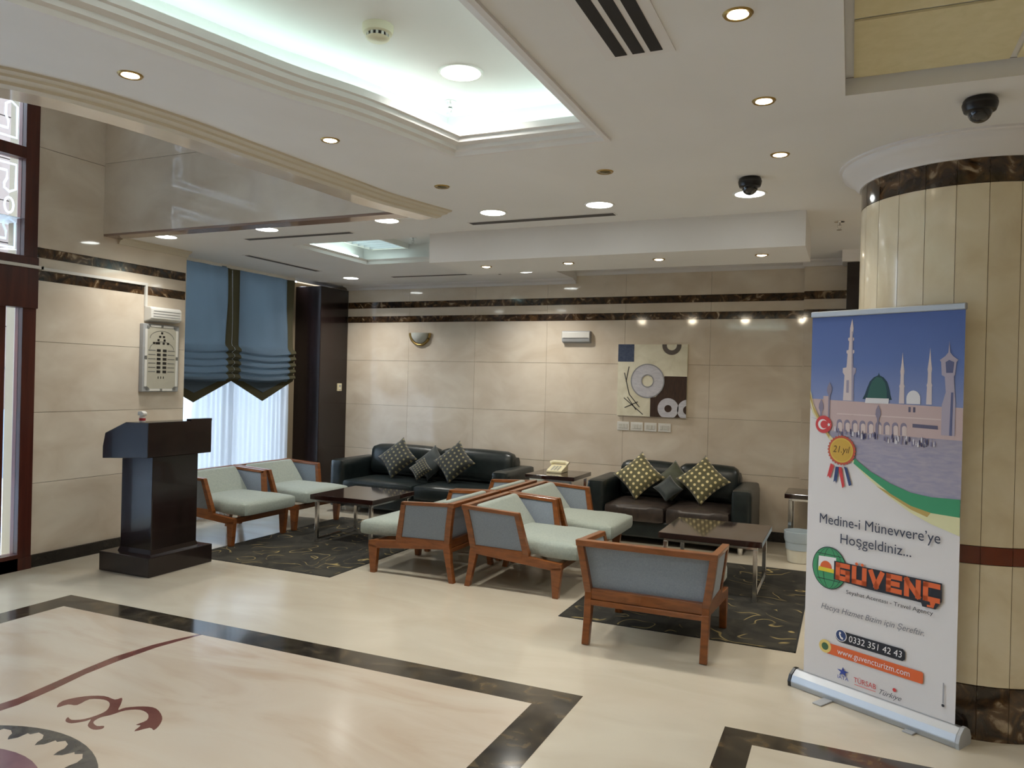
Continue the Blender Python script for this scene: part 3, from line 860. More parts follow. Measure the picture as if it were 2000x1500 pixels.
# ------------------------------------------------------------------ chairs
def make_chair(label, group):
    t = thing('lounge_chair', label, 'chair', group=group)
    HW = 0.378                      # half width at the legs
    def flare(mb):
        return mb.map(lambda x, y, z: (x + (1 if x > 0 else -1) * 0.05 * max(0.0, (z - 0.30) / 0.335) if abs(x) > 0.2 else x, y, z))
    # local: y=-0.40 back top, facing +y. profile coordinate s = y + 0.40
    def pr(pts): return [(s - 0.40, z) for s, z in pts]
    for sx in (-1, 1):
        xo = sx * HW; xi = sx * (HW - 0.045)
        a, b = sorted((xo, xi))
        # rear leg
        MB().prism(pr([(0.012, 0.0), (0.055, 0.0), (0.115, 0.27), (0.05, 0.27), (0.04, 0.15)]), a, b, 'x').build('leg', chair_wood, t, bevel=0.004)
        # front leg
        MB().prism(pr([(0.745, 0.0), (0.79, 0.0), (0.815, 0.24), (0.725, 0.22), (0.735, 0.12)]), a, b, 'x').build('leg', chair_wood, t, bevel=0.004)
        # side rail
        MB().prism(pr([(0.05, 0.265), (0.735, 0.205), (0.815, 0.21), (0.812, 0.262), (0.55, 0.285), (0.55, 0.32), (0.06, 0.33)]), a, b, 'x').build('side_rail', chair_wood, t, bevel=0.004)
        # rear post, arm rail, arm post
        flare(MB().prism(pr([(0.055, 0.31), (0.105, 0.31), (0.085, 0.45), (0.05, 0.637), (0.0, 0.637), (0.035, 0.45)]), a, b, 'x')).build('back_post', chair_wood, t, bevel=0.004)
        flare(MB().prism(pr([(0.0, 0.637), (0.476, 0.614), (0.482, 0.585), (0.02, 0.607)]), a, b, 'x')).build('arm_rail', chair_wood, t, bevel=0.004)
        flare(MB().prism(pr([(0.44, 0.60), (0.478, 0.612), (0.552, 0.30), (0.50, 0.30)]), a, b, 'x')).build('arm_post', chair_wood, t, bevel=0.004)
        pa, pb = sorted((sx * (HW - 0.012), sx * (HW - 0.036)))
        flare(MB().prism(pr([(0.09, 0.325), (0.51, 0.315), (0.45, 0.595), (0.04, 0.612), (0.075, 0.45)]), pa, pb, 'x')).build('side_panel', fabric_blue, t)
    # back: top rail, lower rails, panel
    MB().hexa([(-HW - 0.046, -0.40, 0.600), (HW + 0.046, -0.40, 0.600), (HW + 0.046, -0.355, 0.600), (-HW - 0.046, -0.355, 0.600), (-HW - 0.05, -0.403, 0.638), (HW + 0.05, -0.403, 0.638), (HW + 0.05, -0.35, 0.638), (-HW - 0.05, -0.35, 0.638)]).build('top_rail', chair_wood, t, bevel=0.004)
    MB().box(-HW + 0.04, HW - 0.04, -0.342, -0.30, 0.27, 0.335).build('back_rail', chair_wood, t, bevel=0.004)
    MB().box(-HW + 0.04, HW - 0.04, -0.35, -0.31, 0.235, 0.268).build('lower_rail', chair_wood, t, bevel=0.004)
    MB().box(-HW + 0.04, HW - 0.04, 0.365, 0.405, 0.21, 0.26).build('front_rail', chair_wood, t, bevel=0.004)
    vs = []
    for s, z, w in ((0.078, 0.33, HW - 0.04), (0.058, 0.45, HW - 0.022), (0.022, 0.605, HW + 0.004)):
        vs.append((s, z, w))
    mb = MB()
    for (s0, z0, w0), (s1, z1, w1) in zip(vs[:-1], vs[1:]):
        mb.hexa([(-w0, s0 - 0.385, z0), (w0, s0 - 0.385, z0), (w0, s0 - 0.355, z0), (-w0, s0 - 0.355, z0), (-w1, s1 - 0.385, z1), (w1, s1 - 0.385, z1), (w1, s1 - 0.355, z1), (-w1, s1 - 0.355, z1)])
    mb.build('back_panel', fabric_blue, t)
    # cushions
    sc = rounded(0.70, 0.80, 0.125, 0.035, 0.02, 12, 12, 4).map(lambda x, y, z: (x * (0.93 if y < 0.1 else 1.03), y + 0.13, z + 0.29 - 0.02 * (y + 0.1)))
    sc.build('seat_cushion', fabric_seat, t, smooth=True)
    bc = MB()
    for z0, z1, ya0, ya1, yb0, yb1, w0, w1 in ((0.405, 0.52, -0.268, -0.292, -0.07, -0.165, 0.335, 0.345), (0.52, 0.640, -0.292, -0.318, -0.165, -0.262, 0.345, 0.352)):
        bc.hexa([(-w0, ya0, z0), (w0, ya0, z0), (w0, yb0, z0), (-w0, yb0, z0), (-w1, ya1, z1), (w1, ya1, z1), (w1, yb1, z1), (-w1, yb1, z1)])
    bm_v = bc.v; bc.v = bm_v[:8] + bm_v[12:]
    bc.f = [(3, 2, 1, 0), (8, 9, 10, 11), (0, 1, 5, 4), (1, 2, 6, 5), (2, 3, 7, 6), (3, 0, 4, 7), (4, 5, 9, 8), (5, 6, 10, 9), (6, 7, 11, 10), (7, 4, 8, 11)]
    bc.build('back_cushion', fabric_seat, t, bevel=0.022, seg=3, smooth=True)
    return t
ch = make_chair('wood-framed blue-grey lounge chair standing alone with its back to the open floor, before the near coffee table', 'wooden lounge chairs')
ch['label'] = 'lone wood-framed blue-grey lounge chair standing on the rug edge by the banner'
ch.location = (-1.092, 4.86, 0.0045); ch.rotation_euler = (0, 0, 0)
G = 'wooden lounge chairs'
cx_B = -2.73 + 0.40; cx_C = -2.80 - 0.40
dup(ch, (cx_B, 5.70, 0), -PI / 2, 'back-to-back lounge chair facing the banner side, its side panel towards the open floor', G)
dup(ch, (cx_B + 0.0, 6.58, 0), -PI / 2, 'back-to-back lounge chair facing the two-seat sofa side, next to the telephone table', G)
c1 = dup(ch, (cx_C, 5.70, 0), PI / 2, 'back-to-back lounge chair facing the window, its side panel towards the open floor', G)
for o in c1.children:
    if o.name.startswith('seat_cushion'): o.location = (0.055, 0.03, 0.0)
dup(ch, (cx_C, 6.58, 0), PI / 2, 'back-to-back lounge chair facing the window, nearer the long sofa', G)
dup(ch, (-5.60, 5.83, 0.0045), -PI / 2, 'lounge chair under the window, directly behind the dark lectern', G)
dup(ch, (-5.60, 6.71, 0.0045), -PI / 2, 'lounge chair under the window, beside the dark pillar and long sofa', G)

for o in ch.children:
    if o.name.startswith('back_cushion'): o.location = (0.0, 0.0, -0.035)

# ------------------------------------------------------------------ sofas
def sofa(x0, x1, y0, y1, seats, label, arm_w=0.19, seat_mat=None):
    cx, W = (x0 + x1) / 2, x1 - x0
    t = thing('sofa', label, 'sofa', (cx, y0, 0))
    D = y1 - y0; hw = W / 2
    MB().box(-hw + arm_w - 0.01, hw - arm_w + 0.01, 0.05, D - 0.05, 0.07, 0.245).build('base', leather, t, bevel=0.02)
    for s in (-1, 1):
        a = rounded(arm_w, D - 0.03, 0.56, 0.04, 0.0, 6, 12, 8)
        a.map(lambda x, y, z: (x + s * (hw - arm_w / 2), y + D / 2, z + 0.06)).build('arm', leather, t, smooth=True)
    b = rounded(W - 2 * arm_w + 0.02, 0.22, 0.52, 0.05, 0.0, 12, 6, 8)
    b.map(lambda x, y, z: (x, y + D - 0.12, z + 0.2)).build('back', leather, t, smooth=True)
    sw = (W - 2 * arm_w) / seats
    for k in range(seats):
        c = -hw + arm_w + (k + 0.5) * sw
        r = rounded(sw - 0.006, D - 0.2, 0.17, 0.04, 0.02, 10, 10, 4)
        r.map(lambda x, y, z: (x + c, y + (D - 0.2) / 2 + 0.0, z + 0.225)).build('seat_cushion', seat_mat or leather_lit, t, smooth=True)
        bk = rounded(sw - 0.004, 0.20, 0.36, 0.07, 0.02, 10, 6, 6)
        bk.map(lambda x, y, z: (x + c, y + D - 0.2 + (z - 0.2) * 0.12, z + 0.41)).build('back_cushion', leather, t, smooth=True)
    for sx in (-1, 1):
        for yy in (0.1, D - 0.1):
            MB().lathe([(0.022, 0.0), (0.028, 0.075)], sx * (hw - 0.1), yy, 12, cap=True).build('foot', chrome, t)
    return t
sofa(-2.46, -0.83, 7.50, 8.36, 2, 'dark leather two-seat sofa under the abstract picture')
sofa(-5.68, -3.36, 7.50, 8.36, 2, 'long dark leather sofa under the wall sconce', seat_mat=leather)

# ------------------------------------------------------------------ cushions
def dotted(name, base, dot, n=9.0, r=0.2):
    m = mat(name, base, 0.75, sheen=0.3)
    N, L = nodes(m); b = N['Principled BSDF']
    tc = N.new('ShaderNodeTexCoord'); mp = N.new('ShaderNodeMapping')
    L.new(tc.outputs['UV'], mp.inputs['Vector'])
    vs = N.new('ShaderNodeVectorMath'); vs.operation = 'SCALE'; vs.inputs['Scale'].default_value = n
    L.new(mp.outputs[0], vs.inputs[0])
    fr = N.new('ShaderNodeVectorMath'); fr.operation = 'FRACTION'; L.new(vs.outputs[0], fr.inputs[0])
    sb = N.new('ShaderNodeVectorMath'); sb.operation = 'SUBTRACT'; sb.inputs[1].default_value = (0.5, 0.5, 0.0); L.new(fr.outputs[0], sb.inputs[0])
    ln = N.new('ShaderNodeVectorMath'); ln.operation = 'LENGTH'; L.new(sb.outputs[0], ln.inputs[0])
    lt = N.new('ShaderNodeMapRange'); lt.inputs['From Min'].default_value = r + 0.05; lt.inputs['From Max'].default_value = r - 0.05
    L.new(ln.outputs['Value'], lt.inputs['Value'])
    mx = N.new('ShaderNodeMix'); mx.data_type = 'RGBA'
    mx.inputs['A'].default_value = base; mx.inputs['B'].default_value = dot
    L.new(lt.outputs[0], mx.inputs['Factor']); L.new(mx.outputs['Result'], b.inputs['Base Color'])
    return m
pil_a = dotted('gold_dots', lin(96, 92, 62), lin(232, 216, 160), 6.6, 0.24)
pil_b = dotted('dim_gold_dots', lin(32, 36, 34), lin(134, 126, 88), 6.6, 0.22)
pil_c = mottled('plain_dark', [lin(36, 44, 46), lin(52, 60, 58)], 20.0, 0.6, sheen=0.3)
pil_d = mottled('plain_olive', [lin(58, 64, 46), lin(76, 80, 58)], 20.0, 0.6, sheen=0.3)
def pillow(name, label, cx, y, zc, size, m, diamond=True, lean=0.28, yaw=0.0, thick=0.15, group='throw cushions', band=None):
    n = 20; vs = []; fs = []; uvs = []
    for side in (1, -1):
        for i in range(n + 1):
            for j in range(n + 1):
                u, v = -1 + 2 * i / n, -1 + 2 * j / n
                k = 1 - 0.12 * (1 - u * u) * abs(v) ** 2 - 0.12 * (1 - v * v) * abs(u) ** 2
                h = thick / 2 * ((1 - u ** 4) * (1 - v ** 4)) ** 0.75
                vs.append((u * size / 2 * k, -side * h, v * size / 2 * k)); uvs.append((i / n, j / n))
    st = (n + 1) ** 2
    for s in range(2):
        for i in range(n):
            for j in range(n):
                a = s * st + i * (n + 1) + j
                q = (a, a + n + 1, a + n + 2, a + 1)
                fs.append(q if s == 0 else q[::-1])
    me = bpy.data.meshes.new(name); me.from_pydata(vs, [], fs)
    ul = me.uv_layers.new(name='UVMap')
    for lp in me.loops: ul.data[lp.index].uv = uvs[lp.vertex_index]
    bm = bmesh.new(); bm.from_mesh(me); bmesh.ops.remove_doubles(bm, verts=bm.verts, dist=1e-5)
    bmesh.ops.recalc_face_normals(bm, faces=bm.faces)
    for f in bm.faces: f.smooth = True
    bm.to_mesh(me); bm.free()
    R = Matrix.Rotation(yaw, 4, 'Z') @ Matrix.Rotation(-lean, 4, 'X') @ (Matrix.Rotation(PI / 4, 4, 'Y') if diamond else Matrix.Identity(4))
    me.transform(R)
    zmin = min(v.co.z for v in me.vertices)
    o = link(name, me, m)
    o.location = (cx, y, zc)
    return tag(o, label, 'cushion', group)
GP = 'cushions on the sofas'
pillow('throw_cushion', 'gold-dotted square cushion on the two-seat sofa, on the telephone table side', -2.00, 7.86, 0.652, 0.39, pil_a, group=GP, lean=0.5)
pillow('throw_cushion', 'gold-dotted square cushion on the two-seat sofa, on the end table side', -1.34, 7.86, 0.652, 0.39, pil_a, group=GP, lean=0.5)
pillow('throw_cushion', 'plain olive cushion leaning between the dotted cushions of the two-seat sofa', -1.66, 7.965, 0.61, 0.32, pil_d, group=GP, lean=0.4, thick=0.11)
pillow('throw_cushion', 'small dark cushion in front of the olive one on the two-seat sofa', -1.67, 7.76, 0.555, 0.22, pil_c, group=GP, lean=0.6, thick=0.09)
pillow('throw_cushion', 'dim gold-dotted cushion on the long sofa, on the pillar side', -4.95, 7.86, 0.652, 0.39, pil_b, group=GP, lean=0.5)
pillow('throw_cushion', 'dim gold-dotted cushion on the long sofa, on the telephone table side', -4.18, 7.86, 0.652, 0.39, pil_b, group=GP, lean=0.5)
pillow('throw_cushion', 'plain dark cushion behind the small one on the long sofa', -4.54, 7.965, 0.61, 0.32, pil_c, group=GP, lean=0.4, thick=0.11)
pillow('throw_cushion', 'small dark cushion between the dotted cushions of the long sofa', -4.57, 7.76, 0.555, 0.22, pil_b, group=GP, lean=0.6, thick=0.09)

# ------------------------------------------------------------------ tables
table_top = mottled('mahogany_gloss', [lin(34, 18, 16), lin(50, 26, 22)], 3.0, 0.08, 0.6, stretch=(1, 8, 1))
def metal_table(name, x0, x1, y0, y1, h, label, th=0.045, shelf=False, group=None, cat='table'):
    t = thing(name, label, cat, ((x0 + x1) / 2, (y0 + y1) / 2, 0.0045 if name == 'coffee_table' else 0.0), group=group)
    hx, hy = (x1 - x0) / 2, (y1 - y0) / 2
    MB().box(-hx, hx, -hy, hy, h - th, h).build('table_top', table_top, t, bevel=0.004)
    lw = 0.016
    for sx in (-1, 1):
        for sy in (-1, 1):
            cx, cy = sx * (hx - 0.05), sy * (hy - 0.05)
            MB().box(cx - lw, cx + lw, cy - lw, cy + lw, 0.0, h - th - 0.022).build('leg', chrome, t, bevel=0.003)
    for sx in (-1, 1):
        MB().box(sx * (hx - 0.05) - 0.012, sx * (hx - 0.05) + 0.012, -hy + 0.04, hy - 0.04, h - th - 0.024, h - th).build('apron', chrome, t)
        MB().box(sx * (hx - 0.05) - 0.010, sx * (hx - 0.05) + 0.010, -hy + 0.07, hy - 0.07, 0.02, 0.04).build('stretcher', chrome, t)
    for sy in (-1, 1):
        MB().box(-hx + 0.06, hx - 0.06, sy * (hy - 0.05) - 0.012, sy * (hy - 0.05) + 0.012, h - th - 0.024, h - th).build('apron', chrome, t)
    return t
metal_table('coffee_table', -1.335, -0.565, 5.89, 6.66, 0.46, 'glossy brown coffee table with chrome legs before the two-seat sofa', cat='coffee table')
metal_table('coffee_table', -4.74, -4.02, 5.98, 6.72, 0.46, 'glossy brown coffee table with chrome legs between the window chairs and the long sofa', cat='coffee table')
metal_table('side_table', -3.22, -2.66, 7.70, 8.30, 0.60, 'dark side table carrying the telephone between the two sofas', cat='side table')
metal_table('side_table', -0.55, -0.02, 7.72, 8.20, 0.60, 'dark side table with thin legs beside the waste bin', cat='side table')

# telephone
ph = thing('telephone', 'cream desk telephone on the side table between the sofas', 'telephone', (-2.98, 8.06, 0.60))
ivory = mat('ivory_plastic', lin(226, 216, 180), 0.4)
MB().prism([(-0.11, 0.0), (0.11, 0.0), (0.11, 0.075), (0.06, 0.075), (-0.11, 0.025)], -0.09, 0.09, 'x').build('body', ivory, ph, bevel=0.006)
MB().tube([(-0.10, 0.075, 0.085), (-0.07, 0.075, 0.105), (0.07, 0.075, 0.105), (0.10, 0.075, 0.085)], [0.03, 0.02, 0.02, 0.03], 12).build('handset', ivory, ph, smooth=True)
for i in range(3):
    for j in range(4):
        x, y = -0.035 + i * 0.035, -0.085 + j * 0.032
        z = 0.025 + (y + 0.11) * 0.294
        MB().box(x - 0.011, x + 0.011, y - 0.009, y + 0.009, z - 0.003, z + 0.005).build('key', grey_pl, ph)

# waste bin
bn = thing('waste_bin', 'small translucent white waste bin below the side table', 'waste bin', (-0.40, 7.56, 0))
bin_w = mat('bin_white', lin(216, 212, 196), 0.4); bin_b = mat('bin_bag', lin(176, 190, 200), 0.35)
MB().lathe([(0.0001, 0.004), (0.10, 0.004), (0.125, 0.22), (0.121, 0.22), (0.097, 0.01), (0.0001, 0.01)], n=32).build('bucket', bin_w, bn, smooth=True)
MB().lathe([(0.126, 0.19), (0.133, 0.215), (0.136, 0.285), (0.131, 0.287), (0.124, 0.22), (0.118, 0.12)], n=32).build('liner_bag', bin_b, bn, smooth=True)

# ------------------------------------------------------------------ rugs
def rug_material():
    m = mat('rug_pile', lin(40, 38, 32), 0.95)
    N, L = nodes(m); b = N['Principled BSDF']
    g = N.new('ShaderNodeNewGeometry')
    nz = N.new('ShaderNodeTexNoise'); nz.inputs['Scale'].default_value = 1.6; nz.inputs['Detail'].default_value = 2.0
    L.new(g.outputs['Position'], nz.inputs['Vector'])
    sc = N.new('ShaderNodeVectorMath'); sc.operation = 'SCALE'; sc.inputs['Scale'].default_value = 1.1
    L.new(nz.outputs['Color'], sc.inputs[0])
    ad = N.new('ShaderNodeVectorMath'); L.new(g.outputs['Position'], ad.inputs[0]); L.new(sc.outputs[0], ad.inputs[1])
    vo = N.new('ShaderNodeTexVoronoi'); vo.feature = 'F1'; vo.inputs['Scale'].default_value = 2.4
    L.new(ad.outputs[0], vo.inputs['Vector'])
    # rings around cell centres read as curling vines
    sn = N.new('ShaderNodeMath'); sn.operation = 'MULTIPLY'; sn.inputs[1].default_value = 21.0; L.new(vo.outputs['Distance'], sn.inputs[0])
    si = N.new('ShaderNodeMath'); si.operation = 'SINE'; L.new(sn.outputs[0], si.inputs[0])
    mr = N.new('ShaderNodeMapRange'); mr.inputs['From Min'].default_value = 0.93; mr.inputs['From Max'].default_value = 0.99; L.new(si.outputs[0], mr.inputs['Value'])
    n2 = N.new('ShaderNodeTexNoise'); n2.inputs['Scale'].default_value = 3.5; L.new(g.outputs['Position'], n2.inputs['Vector'])
    m2 = N.new('ShaderNodeMapRange'); m2.inputs['From Min'].default_value = 0.47; m2.inputs['From Max'].default_value = 0.58; L.new(n2.outputs['Fac'], m2.inputs['Value'])
    mu = N.new('ShaderNodeMath'); mu.operation = 'MULTIPLY'; L.new(mr.outputs[0], mu.inputs[0]); L.new(m2.outputs[0], mu.inputs[1])
    n3 = N.new('ShaderNodeTexNoise'); n3.inputs['Scale'].default_value = 6.0; n3.inputs['Detail'].default_value = 4; L.new(ad.outputs[0], n3.inputs['Vector'])
    rp = N.new('ShaderNodeValToRGB'); rp.color_ramp.elements[0].position = 0.4; rp.color_ramp.elements[0].color = lin(34, 32, 25)
    rp.color_ramp.elements[1].position = 0.68; rp.color_ramp.elements[1].color = lin(58, 54, 44); L.new(n3.outputs['Fac'], rp.inputs['Fac'])
    mx = N.new('ShaderNodeMix'); mx.data_type = 'RGBA'
    L.new(mu.outputs[0], mx.inputs['Factor']); L.new(rp.outputs['Color'], mx.inputs['A']); mx.inputs['B'].default_value = lin(150, 132, 84)
    L.new(mx.outputs['Result'], b.inputs['Base Color'])
    return m
rug_m = rug_material()
def rug(x0, x1, y0, y1, label):
    t = thing('rug', label, 'rug', ((x0 + x1) / 2, (y0 + y1) / 2, 0), group='patterned rugs')
    hx, hy = (x1 - x0) / 2, (y1 - y0) / 2
    MB().box(-hx + 0.012, hx - 0.012, -hy + 0.012, hy - 0.012, 0.0, 0.0042).build('pile', rug_m, t)
    MB().box(-hx, hx, -hy, -hy + 0.012, 0.0, 0.004).box(-hx, hx, hy - 0.012, hy, 0.0, 0.004).box(-hx, -hx + 0.012, -hy, hy, 0.0, 0.004).box(hx - 0.012, hx, -hy, hy, 0.0, 0.004).build('binding', mat('rug_binding', lin(34, 34, 30), 0.9), t)
rug(-1.795, -0.265, 4.945, 7.18, 'dark rug with golden vine pattern under the lone chair and coffee table')
rug(-5.29, -3.765, 5.02, 7.25, 'dark rug with golden vine pattern before the window chairs')

# ------------------------------------------------------------------ lectern
lec = thing('lectern', 'dark brown wooden lectern with slanted top near the entrance', 'lectern', (-5.23, 4.64, 0))
def L_(x): return x + 5.23
def M_(y): return y - 4.64
MB().box(L_(-5.508), L_(-4.952), M_(4.317), M_(4.962), 0, 0.155).build('plinth', wood_dark, lec, bevel=0.006)
MB().hexa([(L_(-5.40), M_(4.40), 0.155), (L_(-5.03), M_(4.40), 0.155), (L_(-5.03), M_(4.88), 0.155), (L_(-5.40), M_(4.88), 0.155), (L_(-5.385), M_(4.41), 0.19), (L_(-5.04), M_(4.41), 0.19), (L_(-5.04), M_(4.87), 0.19), (L_(-5.385), M_(4.87), 0.19)]).build('plinth_moulding', wood_dark, lec)
MB().box(L_(-5.385), L_(-5.04), M_(4.41), M_(4.87), 0.185, 0.93).build('body', wood_dark, lec, bevel=0.005)
MB().prism([(L_(-5.475), 0.905), (L_(-4.97), 0.935), (L_(-4.97), 1.21), (L_(-5.22), 1.205), (L_(-5.45), 1.11), (L_(-5.475), 1.0)], M_(4.30), M_(4.945), 'y').build('desk_top', wood_dark, lec, bevel=0.005)
MB().box(L_(-5.02), L_(-4.97), M_(4.72), M_(4.945), 1.205, 1.225).build('ledge', wood_dark, lec)
bt = thing('spray_bottle', 'small white-capped red bottle standing on the lectern', 'bottle', (-5.12, 4.37, 1.207))
MB().lathe([(0.0001, 0), (0.022, 0.0), (0.024, 0.01), (0.023, 0.045), (0.014, 0.055)], n=20).build('body', white_pl, bt, smooth=True)
MB().lathe([(0.0245, 0.012), (0.0245, 0.032)], n=20).build('red_label', mat('red_label', lin(178, 40, 44), 0.4), bt, smooth=True)
MB().prism([(-0.035, 0.052), (0.03, 0.05), (0.034, 0.072), (0.01, 0.088), (-0.03, 0.085)], -0.02, 0.02, 'y').build('cap', white_pl, bt, bevel=0.006)

# ------------------------------------------------------------------ fixtures on the left wall
pb = thing('prayer_time_board', 'white framed digital prayer time board on the left wall', 'digital board', (XL, 5.30, 1.42))
MB().box(0.0, 0.05, -0.207, 0.207, 0.0, 0.635).build('case', grey_pl, pb, bevel=0.006)
face_m = mat('board_face', lin(186, 182, 166), 0.45)
MB().prism([(-0.17, 0.06), (-0.13, 0.03), (0.13, 0.03), (0.17, 0.06), (0.17, 0.575), (0.13, 0.605), (-0.13, 0.605), (-0.17, 0.575)], 0.05, 0.054, 'x').build('face', face_m, pb)
line_m = mat('board_line', lin(120, 120, 116), 0.5)
for y0, y1, z0, z1 in ((-0.19, -0.165, 0.05, 0.30), (-0.19, -0.165, 0.335, 0.585), (0.165, 0.19, 0.05, 0.30), (0.165, 0.19, 0.335, 0.585), (-0.13, -0.012, 0.008, 0.028), (0.012, 0.13, 0.008, 0.028), (-0.13, -0.012, 0.607, 0.627), (0.012, 0.13, 0.607, 0.627)):
    MB().box(0.05, 0.058, y0, y1, z0, z1).build('frame_bar', white_pl, pb, bevel=0.002)
for y0, z0 in ((-0.177, 0.318), (0.177, 0.318), (0, 0.018), (0, 0.617), (-0.155, 0.03), (0.155, 0.03), (-0.155, 0.605), (0.155, 0.605)):
    MB().box(0.05, 0.057, y0 - 0.012, y0 + 0.012, z0 - 0.012, z0 + 0.012).build('frame_knot', line_m, pb)
dig = mat('dark_digit', lin(30, 30, 30), 0.3)
def digit(y, z, w, h): MB().box(0.054, 0.056, y - w / 2, y + w / 2, z - h / 2, z + h / 2).build('digit_window', dig, pb)
digit(0.0, 0.555, 0.022, 0.02)
for y in (-0.022, 0.022): digit(y, 0.52, 0.024, 0.018)
for y in (-0.04, 0.03): digit(y, 0.488, 0.022, 0.02)
for y in (-0.09, -0.06, -0.035, 0.02, 0.07): digit(y, 0.458, 0.024, 0.02)
for k in range(6):
    z = 0.39 - k * 0.040
    for y in (-0.034, 0.034): digit(y, z, 0.042, 0.024)
    for y in (-0.11, 0.11): MB().box(0.054, 0.0552, y - 0.04, y + 0.04, z - 0.004, z + 0.004).build('text_line', line_m, pb)
for y in (-0.035, -0.005, 0.025): digit(y, 0.135, 0.008, 0.022)
arc = lambda zc, r, s: MB().add([(0.0555, r * math.cos(PI * i / 12) * s, zc + r * 0.55 * math.sin(PI * i / 12)) for i in range(13)] + [(0.0555, (r - 0.006) * math.cos(PI * i / 12) * s, zc + (r - 0.008) * 0.55 * math.sin(PI * i / 12)) for i in range(13)], [(i, i + 1, i + 14, i + 13) for i in range(12)])
arc(0.50, 0.14, 1.0).build('arch_line', line_m, pb, fixn=False)
arc(0.40, 0.14, 1.0).build('arch_line', line_m, pb, fixn=False)
ub = thing('speaker_box', 'white plastic unit mounted above the prayer time board', 'wall unit', (XL, 5.31, 2.075))
MB().prism([(0.0, 0.0), (0.075, 0.012), (0.10, 0.03), (0.10, 0.12), (0.08, 0.14), (0.0, 0.14)], -0.175, 0.175, 'y').build('case', white_pl, ub, bevel=0.008)
for k in range(3): MB().box(0.1, 0.103, -0.15, 0.15, 0.05 + k * 0.025, 0.054 + k * 0.025).build('vent_line', grey_pl, ub)
cd = thing('cable_trunking', 'thin white cable trunking running along the wall to the prayer board', 'cable trunking', (XL, 0, 0))
MB().box(0.0, 0.018, 4.1, 5.157, 2.408, 2.432).build('run', white_pl, cd)
cd.location = (XL + 0.002, 0, 0)
MB().box(0.0, 0.018, 5.133, 5.157, 2.215, 2.408).build('drop', white_pl, cd)
MB().box(0.044, 0.062, 2.6, 4.118, 2.408, 2.432).box(0.0, 0.062, 4.1, 4.118, 2.408, 2.432).build('run_over_door', white_pl, cd)

# ------------------------------------------------------------------ fixtures on the back wall
YW = YB
sc = thing('wall_sconce', 'half-bowl wall sconce of frosted glass with gold rim', 'wall light', (-5.0, YW, 2.03))
vs = []; fs = []
nn, mm = 24, 8
for j in range(mm + 1):
    b = PI / 2 * j / mm
    for i in range(nn + 1):
        a = PI + PI * i / nn
        vs.append((0.128 * math.cos(a) * math.sin(b) if j else 0.0, 0.11 * math.sin(a) * math.sin(b) if j else -0.0, 0.02 + 0.135 * (1 - math.cos(b))))
for j in range(mm):
    for i in range(nn):
        q = j * (nn + 1) + i
        fs.append((q, q + 1, q + nn + 2, q + nn + 1))
MB().add(vs, fs).build('bowl', mat('frosted_bowl', lin(202, 204, 196), 0.35), sc, smooth=True)
MB().tube([(0.143 * math.cos(PI + PI * i / 24), -0.02, 0.155 + 0.15 * math.sin(PI + PI * i / 24)) for i in range(25)], 0.017, 8).build('gold_rim', brass, sc, smooth=True)
em = thing('emergency_light', 'white rectangular emergency light on the marble wall', 'emergency light', (-2.905, YW, 2.06))
MB().prism([(0.0, 0.0), (-0.06, 0.015), (-0.07, 0.05), (-0.07, 0.11), (-0.06, 0.14), (0.0, 0.14)], -0.17, 0.17, 'x').build('case', grey_pl, em, bevel=0.006)
MB().box(-0.15, 0.15, -0.074, -0.07, 0.055, 0.06).build('seam', slot_grey, em)
MB().box(-0.165, 0.165, -0.071, -0.066, 0.06, 0.125).build('diffuser', white_pl, em, bevel=0.003)
# picture
art = thing('picture', 'square abstract canvas with white rings on cream and brown', 'picture', (-2.015, YW - 0.001, 1.65))
canvas = mottled('canvas_cream', [lin(216, 210, 186), lin(238, 234, 214)], 7.0, 0.7)
AW, AH = 0.388, 0.40
MB().box(-AW, AW, -0.035, 0, -AH, AH).build('canvas', canvas, art)
def art_poly(name, poly, m, lay=1):
    return MB().prism(poly, -0.035 - 0.0015 * lay, -0.0349, 'y').build(name, m, art)
brown_a = mottled('art_brown', [lin(44, 28, 20), lin(70, 44, 30)], 30.0, 0.6, stretch=(3, 1, 0.3))
art_poly('brown_field', [(-0.01, -AH), (AW, -AH), (AW, 0.05), (0.14, 0.05), (0.12, -0.1), (0.05, -0.18), (-0.01, -0.19)], brown_a)
art_poly('blue_square', [(-AW, 0.205), (-0.205, 0.205), (-0.205, AH), (-AW, AH)], mottled('art_blue', [lin(48, 62, 92), lin(74, 86, 112)], 40.0, 0.6))
ring_m = mottled('art_ring', [lin(190, 190, 200), lin(212, 212, 220)], 18.0, 0.6, stretch=(1, 1, 3))
def ring(cx, cz, r0, r1, m, lay, clip=True, name='ring'):
    mb = MB(); n = 48
    o = [(cx + r1 * math.cos(2 * PI * i / n), cz + r1 * math.sin(2 * PI * i / n)) for i in range(n)]
    c = [(cx + r0 * math.cos(2 * PI * i / n), cz + r0 * math.sin(2 * PI * i / n)) for i in range(n)]
    cl = lambda p: (max(-AW, min(AW, p[0])), max(-AH, min(AH, p[1])))
    o = [cl(p) for p in o]; c = [cl(p) for p in c]
    vs = [(x, -0.035 - 0.0015 * lay, z) for x, z in o] + [(x, -0.035 - 0.0015 * lay, z) for x, z in c]
    mb.add(vs, [(i, (i + 1) % n, (i + 1) % n + n, i + n) for i in range(n)])
    mb.build(name, m, art)
ring(-0.046, -0.006, 0.07, 0.185, ring_m, 3)
ring(-0.046, -0.006, 0.178, 0.19, mat('art_grey', lin(150, 152, 160), 0.6), 4)
ring(-0.046, -0.006, 0.062, 0.074, mat('art_grey', lin(150, 152, 160), 0.6), 4)
ring(0.19, -0.305, 0.04, 0.115, ring_m, 3)
ring(0.405, -0.315, 0.05, 0.115, ring_m, 3)
